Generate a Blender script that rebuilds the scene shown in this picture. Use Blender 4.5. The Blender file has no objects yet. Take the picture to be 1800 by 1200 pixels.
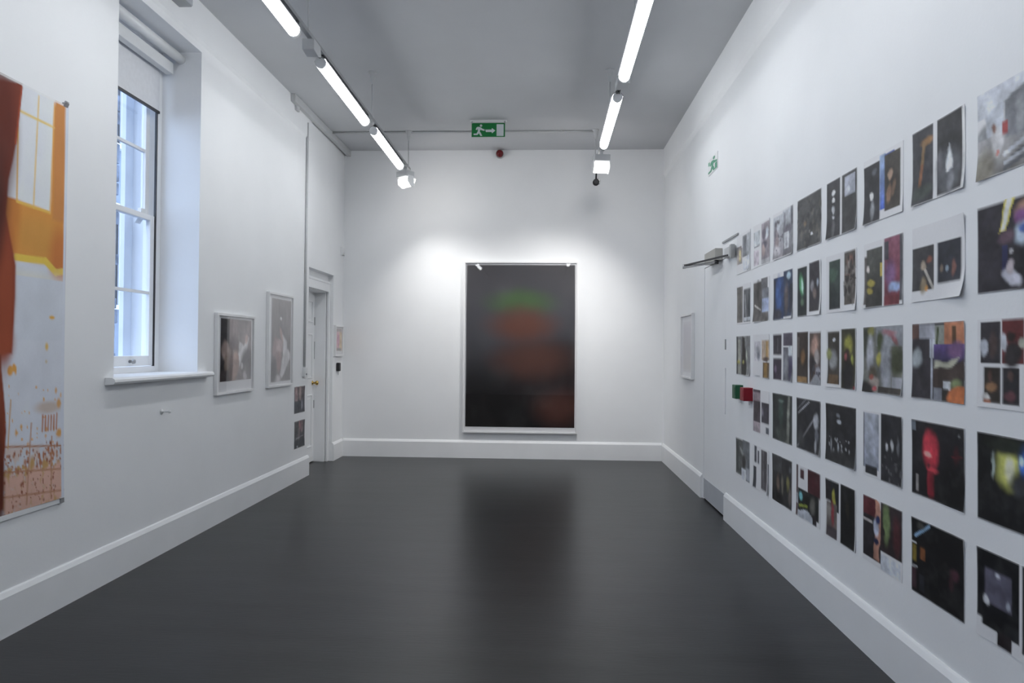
import bpy, math, random
import numpy as np
from mathutils import Matrix, Vector

# ------------------------------------------------------------------ camera, world, exposure
scene = bpy.context.scene
C = scene.collection
H_CAM = 1.45
cam_d = bpy.data.cameras.new('camera'); cam = bpy.data.objects.new('camera', cam_d); C.objects.link(cam)
r_, u_, f_ = (0.998915, 0.045741, 0.008788), (-0.008282, -0.011256, 0.999902), (-0.045835, 0.99889, 0.010865)
cam.matrix_world = Matrix(((r_[0], u_[0], -f_[0], 0), (r_[1], u_[1], -f_[1], 0), (r_[2], u_[2], -f_[2], H_CAM), (0, 0, 0, 1)))
cam_d.sensor_width = 36; cam_d.lens = 24.0; cam_d.clip_start = 0.05
scene.camera = cam
vs = scene.view_settings
vs.view_transform = 'Standard'; vs.look = 'None'; vs.gamma = 1; vs.use_curve_mapping = False
vs.exposure = 1.24
TUBE_STRENGTH = 8.9
SKY_STRENGTH = 1.55
FLOOD_LEFT, FLOOD_RIGHT = 33.0, 64.0

world = bpy.data.worlds.new('overcast_sky'); scene.world = world; world.use_nodes = True
bg = world.node_tree.nodes['Background']
bg.inputs[0].default_value = (0.66, 0.79, 1.0, 1); bg.inputs[1].default_value = SKY_STRENGTH

# ------------------------------------------------------------------ materials
def s2l(c):
    c = c / 255.0
    return c / 12.92 if c <= 0.04045 else ((c + 0.055) / 1.055) ** 2.4
def hexlin(h, gain=1.0, cap=0.86):
    h = h.lstrip('#')
    return tuple(min(cap, s2l(int(h[i:i + 2], 16)) * gain) for i in (0, 2, 4))

def mat(name, col, rough=0.5, metal=0.0, spec=0.5, noise=0.0, nscale=8.0, bump=0.0, bscale=40.0, stretch=(1, 1, 1), coat=0.0):
    m = bpy.data.materials.new(name); m.use_nodes = True
    nt = m.node_tree; b = nt.nodes['Principled BSDF']
    b.inputs['Base Color'].default_value = (*col, 1); b.inputs['Roughness'].default_value = rough
    b.inputs['Metallic'].default_value = metal; b.inputs['Specular IOR Level'].default_value = spec
    b.inputs['Coat Weight'].default_value = coat; b.inputs['Coat Roughness'].default_value = 0.08
    tc = nt.nodes.new('ShaderNodeTexCoord'); mp = nt.nodes.new('ShaderNodeMapping')
    mp.inputs['Scale'].default_value = stretch
    nt.links.new(tc.outputs['Object'], mp.inputs['Vector'])
    nz = nt.nodes.new('ShaderNodeTexNoise'); nz.inputs['Scale'].default_value = nscale; nz.inputs['Detail'].default_value = 6
    nt.links.new(mp.outputs['Vector'], nz.inputs['Vector'])
    rp = nt.nodes.new('ShaderNodeValToRGB')
    k = max(noise, 0.004)
    rp.color_ramp.elements[0].position = 0.3; rp.color_ramp.elements[1].position = 0.7
    rp.color_ramp.elements[0].color = (*[max(0, c * (1 - k)) for c in col], 1)
    rp.color_ramp.elements[1].color = (*[min(1, c * (1 + k)) for c in col], 1)
    nt.links.new(nz.outputs['Fac'], rp.inputs['Fac']); nt.links.new(rp.outputs['Color'], b.inputs['Base Color'])
    if bump:
        n2 = nt.nodes.new('ShaderNodeTexNoise'); n2.inputs['Scale'].default_value = bscale; n2.inputs['Detail'].default_value = 4
        nt.links.new(mp.outputs['Vector'], n2.inputs['Vector'])
        bp = nt.nodes.new('ShaderNodeBump'); bp.inputs['Strength'].default_value = bump; bp.inputs['Distance'].default_value = 0.01
        nt.links.new(n2.outputs['Fac'], bp.inputs['Height']); nt.links.new(bp.outputs['Normal'], b.inputs['Normal'])
    return m

def emit(name, col, s):
    m = bpy.data.materials.new(name); m.use_nodes = True; nt = m.node_tree
    b = nt.nodes['Principled BSDF']; b.inputs['Base Color'].default_value = (.9, .9, .9, 1)
    b.inputs['Emission Color'].default_value = (*col, 1); b.inputs['Emission Strength'].default_value = s
    return m

def glass_mat(name, tint=(1, 1, 1), rough=0.02):
    m = bpy.data.materials.new(name); m.use_nodes = True; nt = m.node_tree; nt.nodes.clear()
    o = nt.nodes.new('ShaderNodeOutputMaterial'); mx = nt.nodes.new('ShaderNodeMixShader')
    t = nt.nodes.new('ShaderNodeBsdfTransparent'); t.inputs[0].default_value = (*tint, 1)
    g = nt.nodes.new('ShaderNodeBsdfGlossy'); g.inputs['Roughness'].default_value = rough
    fr = nt.nodes.new('ShaderNodeFresnel'); ge = nt.nodes.new('ShaderNodeNewGeometry')
    io = nt.nodes.new('ShaderNodeMapRange'); io.inputs['To Min'].default_value = 1.35; io.inputs['To Max'].default_value = 1 / 1.35   # same index seen from either face of the pane
    nt.links.new(ge.outputs['Backfacing'], io.inputs['Value']); nt.links.new(io.outputs['Result'], fr.inputs[0])
    nt.links.new(fr.outputs[0], mx.inputs[0]); nt.links.new(t.outputs[0], mx.inputs[1]); nt.links.new(g.outputs[0], mx.inputs[2])
    nt.links.new(mx.outputs[0], o.inputs[0])
    return m

def print_mat(name, rough, spec):
    m = bpy.data.materials.new(name); m.use_nodes = True; nt = m.node_tree
    b = nt.nodes['Principled BSDF']; b.inputs['Roughness'].default_value = rough; b.inputs['Specular IOR Level'].default_value = spec
    a = nt.nodes.new('ShaderNodeAttribute'); a.attribute_name = 'ink'
    nz = nt.nodes.new('ShaderNodeTexNoise'); nz.inputs['Scale'].default_value = 90; nz.inputs['Detail'].default_value = 3
    tc = nt.nodes.new('ShaderNodeTexCoord'); nt.links.new(tc.outputs['Object'], nz.inputs['Vector'])
    mr = nt.nodes.new('ShaderNodeMapRange'); mr.inputs['To Min'].default_value = 0.97; mr.inputs['To Max'].default_value = 1.03
    nt.links.new(nz.outputs['Fac'], mr.inputs['Value'])
    mu = nt.nodes.new('ShaderNodeMix'); mu.data_type = 'RGBA'; mu.blend_type = 'MULTIPLY'; mu.inputs['Factor'].default_value = 1
    nt.links.new(a.outputs['Color'], mu.inputs['A']); nt.links.new(mr.outputs['Result'], mu.inputs['B'])
    nt.links.new(mu.outputs['Result'], b.inputs['Base Color'])
    return m

M = {}
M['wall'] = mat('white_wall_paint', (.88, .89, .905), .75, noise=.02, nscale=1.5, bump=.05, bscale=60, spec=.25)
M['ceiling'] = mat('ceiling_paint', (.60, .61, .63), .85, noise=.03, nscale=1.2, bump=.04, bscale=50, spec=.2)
M['trim'] = mat('white_gloss_trim', (.88, .89, .905), .45, noise=.02, nscale=3, spec=.4)
M['floor'] = mat('charcoal_vinyl_floor', (.016, .016, .0172), .31, noise=.38, nscale=5.0, bump=.05, bscale=40, stretch=(.3, 1.5, 1), spec=.46)
M['white'] = mat('white_plastic', (.80, .81, .82), .4, noise=.02)
M['frame'] = mat('white_frame_lacquer', (.82, .82, .83), .4, noise=.02)
M['paper'] = mat('white_paper', (.82, .82, .84), .7, noise=.01, spec=.2)
M['grey'] = mat('grey_metal', (.38, .39, .40), .45, metal=.3, noise=.05)
M['lightgrey'] = mat('light_grey_enamel', (.58, .59, .60), .5, noise=.03)
M['hood'] = mat('dark_grey_hood', (.13, .13, .14), .5, noise=.05)
M['darkmetal'] = mat('dark_track_metal', (.06, .06, .065), .45, metal=.5, noise=.1)
M['steel'] = mat('brushed_steel', (.42, .42, .43), .35, metal=.9, noise=.08, stretch=(1, 8, 1))
M['beige'] = mat('beige_grey_enamel', (.42, .41, .38), .5, noise=.05)
M['black'] = mat('black_plastic', (.012, .012, .014), .35, noise=.1)
M['brass'] = mat('polished_brass', (.62, .42, .13), .22, metal=1.0, noise=.08)
M['red'] = mat('red_plastic', (.30, .008, .022), .35, noise=.05)
M['darkred'] = mat('dark_red_lens', (.14, .006, .010), .2, noise=.06)
M['green'] = mat('sign_green', (.0, .17, .035), .4, noise=.03)
M['darkgreen'] = mat('green_plastic', (.012, .10, .045), .35, noise=.05)
M['signwhite'] = mat('sign_white', (.62, .66, .68), .4, noise=.02)
M['wallgreen'] = mat('photoluminescent_green', (.10, .34, .22), .5, noise=.1)
M['kick'] = mat('grey_kick_plate', (.50, .52, .56), .4, noise=.03)
M['blind'] = mat('white_blind_cloth', (.74, .75, .78), .8, noise=.03, nscale=30, spec=.2)
M['glass'] = glass_mat('clear_window_glass', (.93, .96, 1.0))
M['glaze'] = glass_mat('picture_glazing', (1, 1, 1), .015)
M['tube'] = emit('lit_fluorescent_tube', (.95, .98, 1.0), TUBE_STRENGTH)
M['diffuser'] = emit('lit_flood_diffuser', (1.0, .98, .96), 0.7)
M['matteblack'] = mat('matte_black_casing', (.010, .010, .012), .7, noise=.1, spec=.15)
M['floodlens'] = emit('lit_flood_lens', (1.0, .98, .95), 36.0)
M['print'] = print_mat('photographic_ink', .5, .3)
M['mural'] = print_mat('poster_ink', .6, .2)
M['facade'] = mat('pale_blue_stucco', (.22, .26, .33), .9, noise=.10, nscale=2)
M['stone'] = mat('rough_dark_stone', (.12, .14, .18), .95, noise=.6, nscale=9, bump=.6, bscale=10)
M['outwhite'] = mat('exterior_white_paint', (.74, .77, .82), .7, noise=.05, nscale=5)
M['ground'] = mat('street_asphalt', (.16, .16, .17), .9, noise=.2)

# ------------------------------------------------------------------ mesh helpers
class MB:
    def __init__(s): s.v = []; s.f = []; s.smooth = []
    def box(s, x0, x1, y0, y1, z0, z1):
        n = len(s.v)
        x0, x1 = min(x0, x1), max(x0, x1); y0, y1 = min(y0, y1), max(y0, y1); z0, z1 = min(z0, z1), max(z0, z1)
        s.v += [(x0, y0, z0), (x1, y0, z0), (x1, y1, z0), (x0, y1, z0), (x0, y0, z1), (x1, y0, z1), (x1, y1, z1), (x0, y1, z1)]
        for q in ((0, 3, 2, 1), (4, 5, 6, 7), (0, 1, 5, 4), (1, 2, 6, 5), (2, 3, 7, 6), (3, 0, 4, 7)):
            s.f.append(tuple(n + i for i in q))
        return s
    def prism(s, poly, axis, a, b):
        """poly: 2D points in the two other axes (in x,y,z order), extruded along axis from a to b"""
        n = len(s.v); k = len(poly)
        def P(q, t):
            q = list(q); q.insert(axis, t); return tuple(q)
        s.v += [P(q, a) for q in poly] + [P(q, b) for q in poly]
        s.f.append(tuple(n + i for i in range(k))); s.f.append(tuple(n + k + i for i in reversed(range(k))))
        for i in range(k):
            j = (i + 1) % k; s.f.append((n + i, n + k + i, n + k + j, n + j))
        return s
    def tube(s, p0, p1, r0, r1=None, n=16, cap=True):
        r1 = r0 if r1 is None else r1
        p0 = Vector(p0); p1 = Vector(p1); d = (p1 - p0).normalized()
        a = d.orthogonal().normalized(); b = d.cross(a); o = len(s.v)
        for p, r in ((p0, r0), (p1, r1)):
            for i in range(n):
                t = 2 * math.pi * i / n
                s.v.append(tuple(p + a * math.cos(t) * r + b * math.sin(t) * r))
        for i in range(n):
            j = (i + 1) % n; s.f.append((o + i, o + j, o + n + j, o + n + i)); s.smooth.append(len(s.f) - 1)
        if cap:
            s.f.append(tuple(o + i for i in reversed(range(n)))); s.f.append(tuple(o + n + i for i in range(n)))
        return s
    def lathe(s, base, axis, prof, n=20):
        """prof: (distance along axis, radius) list"""
        base = Vector(base); d = Vector(axis).normalized(); a = d.orthogonal().normalized(); b = d.cross(a); o = len(s.v)
        for (t, r) in prof:
            for i in range(n):
                an = 2 * math.pi * i / n
                s.v.append(tuple(base + d * t + a * math.cos(an) * r + b * math.sin(an) * r))
        for k in range(len(prof) - 1):
            for i in range(n):
                j = (i + 1) % n
                s.f.append((o + k * n + i, o + k * n + j, o + (k + 1) * n + j, o + (k + 1) * n + i)); s.smooth.append(len(s.f) - 1)
        s.f.append(tuple(o + i for i in reversed(range(n)))); s.f.append(tuple(o + (len(prof) - 1) * n + i for i in range(n)))
        return s
    def build(s, name, m, parent=None, origin=(0, 0, 0), bevel=0.0):
        me = bpy.data.meshes.new(name)
        ox, oy, oz = origin
        me.from_pydata([(x - ox, y - oy, z - oz) for x, y, z in s.v], [], s.f)
        for i in s.smooth: me.polygons[i].use_smooth = True
        me.materials.append(M[m]); me.update()
        import bmesh
        bm = bmesh.new(); bm.from_mesh(me); bmesh.ops.recalc_face_normals(bm, faces=bm.faces); bm.to_mesh(me); bm.free()
        o = bpy.data.objects.new(name, me); C.objects.link(o)
        if parent is not None: o.parent = parent
        else: o.location = origin
        if bevel:
            b = o.modifiers.new('bevel', 'BEVEL'); b.width = bevel; b.segments = 2; b.limit_method = 'ANGLE'
        return o

def thing(name, label, cat, loc, group=None, rz=0):
    o = bpy.data.objects.new(name, None); C.objects.link(o); o.location = loc; o.rotation_euler.z = rz
    o.empty_display_size = .1
    o['label'] = label; o['category'] = cat
    if group: o['group'] = group
    return o
def tag(o, label, cat, group=None):
    o['label'] = label; o['category'] = cat
    if group: o['group'] = group
    return o
def struct(o, label=None):
    o['kind'] = 'structure'
    if label: o['label'] = label
    return o

# ------------------------------------------------------------------ room dimensions (metres)
XL, XR, YB, YF, ZC = -2.668, 1.582, 9.048, -3.6, 4.096
XA = -2.755            # door alcove plane
XF = -2.69             # short wall beyond the left door
XO = -3.20             # outer face of the left wall
WY0, WY1, WZ0, WZ1 = 4.13, 5.16, 1.25, 3.73     # window opening
AY0, AY1 = 7.64, 8.62                            # alcove
DY0, DY1, DZ = 7.74, 8.585, 2.17                 # left door opening

struct(MB().box(XO, XR + .3, YF - .2, YB + .25, -.12, 0).build('floor', 'floor'), 'dark charcoal vinyl floor with a soft sheen')
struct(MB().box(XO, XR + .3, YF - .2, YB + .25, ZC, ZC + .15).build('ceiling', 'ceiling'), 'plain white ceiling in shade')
w = MB()
WIN_DY = (0.0, -3.9, -6.3)      # the window in view and two unseen ones added for more daylight
ys = YF - .2
for dy in sorted(WIN_DY):
    w.box(XO, XL, ys, WY0 + dy, 0, ZC).box(XO, XL, WY0 + dy, WY1 + dy, 0, WZ0).box(XO, XL, WY0 + dy, WY1 + dy, WZ1, ZC); ys = WY1 + dy
w.box(XO, XL, ys, AY0, 0, ZC)
w.box(XO, XA, AY0, DY0, 0, ZC).box(XO, XA, DY0, DY1, DZ, ZC).box(XO, XA, DY1, AY1, 0, ZC).box(XO, XF, AY1, YB + .25, 0, ZC)
w.box(XA - .01, XL - .006, AY0, AY1, 2.365, ZC)
w.box(XO, -3.0, DY0, DY1, 0, DZ)
struct(w.build('wall_left', 'wall'), 'white painted wall with the deep window and the door alcove')
struct(MB().box(XF, XR, YB, YB + .25, 0, ZC).build('wall_back', 'wall'), 'white end wall behind the large portrait')
RD0, RD1, RDZ = 5.99, 6.80, 2.26                 # flush door in the right wall
w = MB().box(XR, XR + .3, YF - .2, RD0, 0, ZC).box(XR, XR + .3, RD0, RD1, RDZ, ZC).box(XR, XR + .3, RD1, YB + .25, 0, ZC).box(XR + .08, XR + .3, RD0, RD1, 0, RDZ)
struct(w.build('wall_right', 'wall'), 'white painted wall holding the grid of prints')
struct(MB().box(XL, XR, YF - .2, YF, 0, ZC).build('wall_front', 'wall'), 'white wall closing the room')
# slightly proud plaster band along the top of both long walls
struct(MB().prism([(XR, ZC), (XR - .022, ZC), (XR - .022, 3.765), (XR, 3.715)], 1, YF, YB).build('trim_1', 'wall'), 'proud plaster band along the top of the right wall')
struct(MB().prism([(XL, ZC), (XL + .014, ZC), (XL + .014, 3.81), (XL, 3.785)], 1, YF, AY0).build('trim_2', 'wall'), 'proud plaster band above the window')

def baseboard(name, y0, y1, x, sgn, h, label):
    t = .025
    pr = [(x, 0), (x + sgn * t, 0), (x + sgn * t, h - .028), (x + sgn * .012, h - .006), (x + sgn * .006, h), (x, h)]
    return struct(MB().prism(pr, 1, y0, y1).build(name, 'trim'), label)
baseboard('baseboard_left', YF, AY0 + .012, XL, 1, .226, 'tall white baseboard under the window')
baseboard('baseboard_left_far', AY1, YB, XF, 1, .232, 'short white baseboard beyond the left door')
baseboard('baseboard_right', YF, RD0 - .03, XR, -1, .232, 'tall white baseboard under the print grid')
baseboard('baseboard_right_far', RD1 + .03, YB, XR, -1, .232, 'white baseboard beyond the flush door')
t_ = .025; hb = .234
struct(MB().prism([(YB, 0), (YB - t_, 0), (YB - t_, hb - .028), (YB - .012, hb - .006), (YB - .006, hb), (YB, hb)], 0, XF + .025, XR - .025).build('baseboard_back', 'trim'), 'white baseboard below the large portrait')

# ------------------------------------------------------------------ window
def emp(name, loc, kind=None, parent=None):
    o = bpy.data.objects.new(name, None); C.objects.link(o); o.location = loc; o.empty_display_size = .1
    if kind: o['kind'] = kind
    return o
wlab = ['white timber sash window in a deep reveal', 'added white sash window out of view, nearer than the orange poster', 'added white sash window out of view at the near end of the left wall']
for wi in range(3):
    W0 = (-3.0, 4.645, WZ0)
    win = emp('window_%d' % (wi + 1), W0, 'structure'); win['label'] = wlab[wi]
    # box frame
    fx0, fx1 = -3.085, -2.975
    jw = .055
    f = MB().box(fx0, fx1, WY1 - jw, WY1, WZ0, WZ1).box(fx0, fx1, WY0, WY0 + jw, WZ0, WZ1).box(fx0, fx1, WY0 + jw, WY1 - jw, WZ1 - .06, WZ1).box(fx0, fx1, WY0 + jw, WY1 - jw, WZ0, WZ0 + .045)
    f.build('window_frame', 'trim', win, W0, bevel=.004)
    MB().box(-2.992, -2.978, WY1 - jw - .0125, WY1 - jw - .0005, WZ0 + .046, WZ1 - .06).build('sash_gap_shade', 'darkmetal', win, W0)  # dark strip put in for the shade of the gap beside the sash
    def sash(nm, xa, xb, z0, z1, bars, rb, rt):
        ya, yb = WY0 + jw + .004, WY1 - jw - .014
        st = .05
        s = MB().box(xa, xb, ya, ya + st, z0, z1).box(xa, xb, yb - st, yb, z0, z1).box(xa, xb, ya + st, yb - st, z0, z0 + rb).box(xa, xb, ya + st, yb - st, z1 - rt, z1)
        o = s.build(nm, 'trim', win, W0, bevel=.003)
        for b in bars: MB().box(xa + .006, xb - .006, ya + st, yb - st, b - .011, b + .011).build('glazing_bar', 'trim', o, (0, 0, 0)).location = (-W0[0], -W0[1], -W0[2])
        xm = (xa + xb) / 2
        zz = [z0 + rb] + bars + [z1 - rt]
        for i in range(len(zz) - 1):
            MB().box(xm - .002, xm + .002, ya + st, yb - st, zz[i] + (.011 if i else 0), zz[i + 1] - (.011 if i < len(zz) - 2 else 0)).build('pane', 'glass', o, (0, 0, 0)).location = (-W0[0], -W0[1], -W0[2])
        return o
    lo = sash('lower_sash', -3.022, -2.985, WZ0 + .05, 2.44, [1.85], .075, .04)
    up = sash('upper_sash', -3.066, -3.030, 2.41, WZ1 - .065, [2.93], .045, .05)
    # sash horn, catch
    MB().prism([(-3.06, 2.37), (-3.035, 2.41), (-3.064, 2.41)], 1, 4.96, 5.03).build('sash_horn', 'trim', win, W0)
    MB().box(-3.02, -2.99, 4.93, 4.985, 2.44, 2.475).build('sash_block', 'white', win, W0, bevel=.005)
    MB().lathe((-2.985, 4.80, WZ0 + .085), (1, 0, 0), [(0, .012), (.02, .010), (.025, .017), (.04, .015), (.043, .004)], 12).build('sash_lift', 'steel', win, W0)
    # inner sill with horns
    sl = MB().prism([(-2.975, 1.252), (-2.62, 1.252), (-2.605, 1.24), (-2.602, 1.225), (-2.612, 1.212), (-2.667, 1.205), (-2.667, 1.2505), (-2.975, 1.2505)], 1, WY0 + .001, WY1 - .001)
    sl.prism([(-2.667, 1.252), (-2.62, 1.252), (-2.605, 1.24), (-2.602, 1.225), (-2.612, 1.212), (-2.667, 1.205)], 1, 4.045, WY0 + .001)
    sl.prism([(-2.667, 1.252), (-2.62, 1.252), (-2.605, 1.24), (-2.602, 1.225), (-2.612, 1.212), (-2.667, 1.205)], 1, WY1 - .001, 5.30)
    sl.build('window_sill', 'trim', win, W0)

    win.location.y += WIN_DY[wi]

# roller blind
RB = (-2.90, 4.645, 3.60)
rb = thing('roller_blind', 'white roller blind half lowered inside the window reveal', 'blind', RB)
MB().box(-2.93, -2.872, WY0 + .01, WY1 - .035, 3.545, 3.632).build('pelmet_box', 'white', rb, RB, bevel=.004)
MB().tube((-2.83, WY0 + .005, 3.672), (-2.83, WY1 - .005, 3.672), .036, n=24).build('roller_tube', 'white', rb, RB)
MB().box(-2.865, -2.835, WY1 - .008, WY1 - .001, 3.665, 3.715).build('roller_bracket', 'grey', rb, RB)
MB().box(-2.962, -2.958, WY0 + .05, WY1 - .072, 3.245, 3.60).build('blind_cloth', 'blind', rb, RB)
MB().box(-2.968, -2.952, WY0 + .05, WY1 - .072, 3.228, 3.246).build('bottom_bar', 'darkmetal', rb, RB)

# ------------------------------------------------------------------ outside the window
wr = MB().box(-3.199, -3.19, WY1, WY1 + .05, WZ0, WZ1)
ext = thing('neighbouring_building', 'pale blue-grey building seen through the window panes', 'building', (-8.0, 11.0, -3.0))
EO = (-8.0, 11.0, -3.0)
MB().box(-8.6, -8.0, 6.0, 15.5, -3, 9).build('wall', 'facade', ext, EO)
for i, y in enumerate((10.9, 12.98, 15.0)):
    MB().box(-8.0, -7.82, y, y + .32, -3, 8.6).build('pilaster', 'outwhite', ext, EO)
for y in (11.7, 13.55):
    for z in (-1.0, 2.2, 5.2):
        fr = MB().box(-8.0, -7.94, y, y + .09, z, z + 1.9).box(-8.0, -7.94, y + .71, y + .8, z, z + 1.9).box(-8.0, -7.94, y, y + .8, z + 1.81, z + 1.9).box(-8.0, -7.9, y - .05, y + .85, z - .08, z).build('window', 'outwhite', ext, EO)
        MB().box(-8.0, -7.97, y + .09, y + .71, z, z + 1.81).build('pane', 'black', fr, EO).location = (0, 0, 0)
MB().box(-8.6, -7.7, 6.0, 15.5, 8.6, 9.0).build('cornice', 'outwhite', ext, EO)
rng = random.Random(4)
SO = (-6.2, 8.8, -3.0)
sp = thing('stone_pier', 'rough dark stone pier just visible at the near edge of the window', 'pier', SO)
MB().box(-6.5, -6.0, 8.35, 9.22, -3, 7.2).build('core', 'stone', sp, SO)
k = 0
z = -.2
while z < 6.8:
    hgt = rng.uniform(.16, .3); y = 8.32
    while y < 9.2:
        ln = min(rng.uniform(.2, .4), 9.26 - y)
        if ln > .06:
            MB().box(-6.05, -5.97 + rng.uniform(0, .05), y, y + ln - .02, z, z + hgt - .02).build('stone', 'stone', sp, SO, bevel=.012)
        y += ln
    z += hgt
struct(MB().box(-40, XO - .01, -20, 40, -3.1, -3.0).build('street_ground', 'ground'), 'street outside the window')
# white painted outer window jamb (outside face of the wall)
struct(MB().box(XO - .035, XO, WY1 - .10, WY1 + .12, WZ0 - .1, WZ1 + .1).box(XO - .035, XO, WY0 - .12, WY0 + .10, WZ0 - .1, WZ1 + .1).build('trim_3', 'outwhite'), 'white painted outer window surround')

# ------------------------------------------------------------------ left door in the alcove
D0 = (-2.9, 8.16, 0)
dr = emp('door_1', D0, 'structure'); dr['label'] = 'white panelled door set back in the alcove with a brass knob'
leaf = MB().box(-2.955, -2.905, DY0 + .035, DY1 - .035, .012, DZ - .03)
lf = leaf.build('door_leaf', 'trim', dr, D0)
st = .115
def door_panel(y0, y1, z0, z1):
    # sunk field with a raised, bevelled centre
    MB().box(-2.905, -2.893, y0, y1, z1 - .018, z1).box(-2.905, -2.893, y0, y1, z0, z0 + .018).box(-2.905, -2.893, y0, y0 + .018, z0 + .018, z1 - .018).box(-2.905, -2.893, y1 - .018, y1, z0 + .018, z1 - .018).build('panel_moulding', 'trim', dr, D0, bevel=.004)
    MB().box(-2.905, -2.898, y0 + .05, y1 - .05, z0 + .05, z1 - .05).build('door_panel', 'trim', dr, D0, bevel=.005)
ym = (DY0 + DY1) / 2
for (z0, z1) in ((.20, .86), (1.06, 1.62), (1.76, 2.03)):
    door_panel(DY0 + .035 + .09, ym - .04, z0, z1); door_panel(ym + .04, DY1 - .035 - .09, z0, z1)
fr = MB().box(-2.96, -2.765, DY1 - .035, DY1, 0, DZ).box(-2.96, -2.765, DY0, DY0 + .035, 0, DZ).box(-2.96, -2.765, DY0 + .035, DY1 - .035, DZ - .03, DZ)
fr.build('door_frame', 'trim', dr, D0, bevel=.004)
ar = MB().box(XA, XA + .03, DY1 - .02, AY1 - .001, 0, 2.25).box(XA, XA + .03, AY0 + .002, DY0 + .02, 0, 2.25).box(XA, XA + .03, DY0 + .02, DY1 - .02, DZ - .02, 2.25)
ar.build('architrave', 'trim', dr, D0, bevel=.006)
MB().prism([(XA, 2.25), (XA + .03, 2.25), (XA + .034, 2.262), (XA + .022, 2.27), (XA + .012, 2.29), (XA, 2.295)], 1, AY0 + .002, AY1 - .002).build('head_moulding', 'trim', dr, D0)
kn = MB().lathe((-2.905, DY1 - .095, 1.0), (1, 0, 0), [(0, .028), (.006, .028), (.010, .013), (.035, .011), (.042, .022), (.058, .030), (.072, .024), (.078, .006)], 20).build('knob', 'brass', dr, D0)
for z in (1.78, .73): MB().box(-2.906, -2.898, DY1 - .052, DY1 - .034, z - .05, z + .05).build('lock_plate', 'steel', dr, D0)
MB().box(-2.907, -2.900, DY1 - .044, DY1 - .034, 1.30, 1.52).build('finger_plate_edge', 'grey', dr, D0)

# ------------------------------------------------------------------ flush door on the right
R0 = (XR + .02, 6.4, 0)
rd = emp('door_2', R0, 'structure'); rd['label'] = 'flush white door with a grey kick plate in the right wall'
MB().box(XR + .003, XR + .05, RD0 + .004, RD1 - .004, .012, RDZ - .004).build('door_leaf', 'wall', rd, R0)
MB().box(XR - .001, XR + .003, RD0 + .01, RD1 - .01, .02, .205).build('kick_plate', 'kick', rd, R0)
MB().box(XR - .004, XR + .003, RD0 + .012, RD0 + .035, 1.46, 1.55).build('lock_plate', 'grey', rd, R0)
MB().box(XR - .006, XR + .003, RD0 + .012, RD0 + .028, .90, 1.30).build('handle_shadow_strip', 'wall', rd, R0)  # raised strip standing in for the faint shadow of a handle
MB().box(XR - .012, XR, 5.62, 6.10, 2.395, 2.41).build('head_strip', 'grey', rd, R0)

c0 = (1.55, 6.3, 2.2)
dc = thing('door_closer', 'grey door closer with folded steel arm above the flush door', 'door closer', c0)
MB().box(1.515, XR - .001, 6.12, 6.52, 2.255, 2.36).build('closer_body', 'beige', dc, c0, bevel=.004)
MB().box(1.545, XR - .001, 5.70, 5.93, 2.24, 2.325).build('frame_bracket', 'lightgrey', dc, c0, bevel=.004)
MB().box(1.53, 1.56, 5.66, 5.71, 2.215, 2.325).build('end_cap', 'grey', dc, c0)
def bar(mb, a, b, wd, hh):
    a = Vector(a); b = Vector(b); d = (b - a).normalized(); sd = Vector((-d.y, d.x, 0)).normalized() * wd / 2; o = len(mb.v)
    for p in (a, b):
        for s, q in ((1, -1), (1, 1), (-1, 1), (-1, -1)): mb.v.append(tuple(p + sd * s + Vector((0, 0, q * hh / 2))))
    mb.f += [(o, o + 1, o + 2, o + 3), (o + 7, o + 6, o + 5, o + 4)] + [(o + i, o + 4 + i, o + 4 + (i + 1) % 4, o + (i + 1) % 4) for i in range(4)]
    return mb
bar(MB(), (1.53, 6.15, 2.24), (1.325, 6.52, 2.235), .022, .02).build('arm', 'steel', dc, c0)
bar(MB(), (1.325, 6.52, 2.252), (1.545, 5.80, 2.252), .018, .014).build('arm', 'darkmetal', dc, c0)
MB().tube((1.325, 6.52, 2.222), (1.325, 6.52, 2.264), .014, n=12).build('arm_pivot', 'steel', dc, c0)
MB().tube((1.535, 6.15, 2.222), (1.535, 6.15, 2.256), .018, n=12).build('spindle', 'darkmetal', dc, c0)

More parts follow.
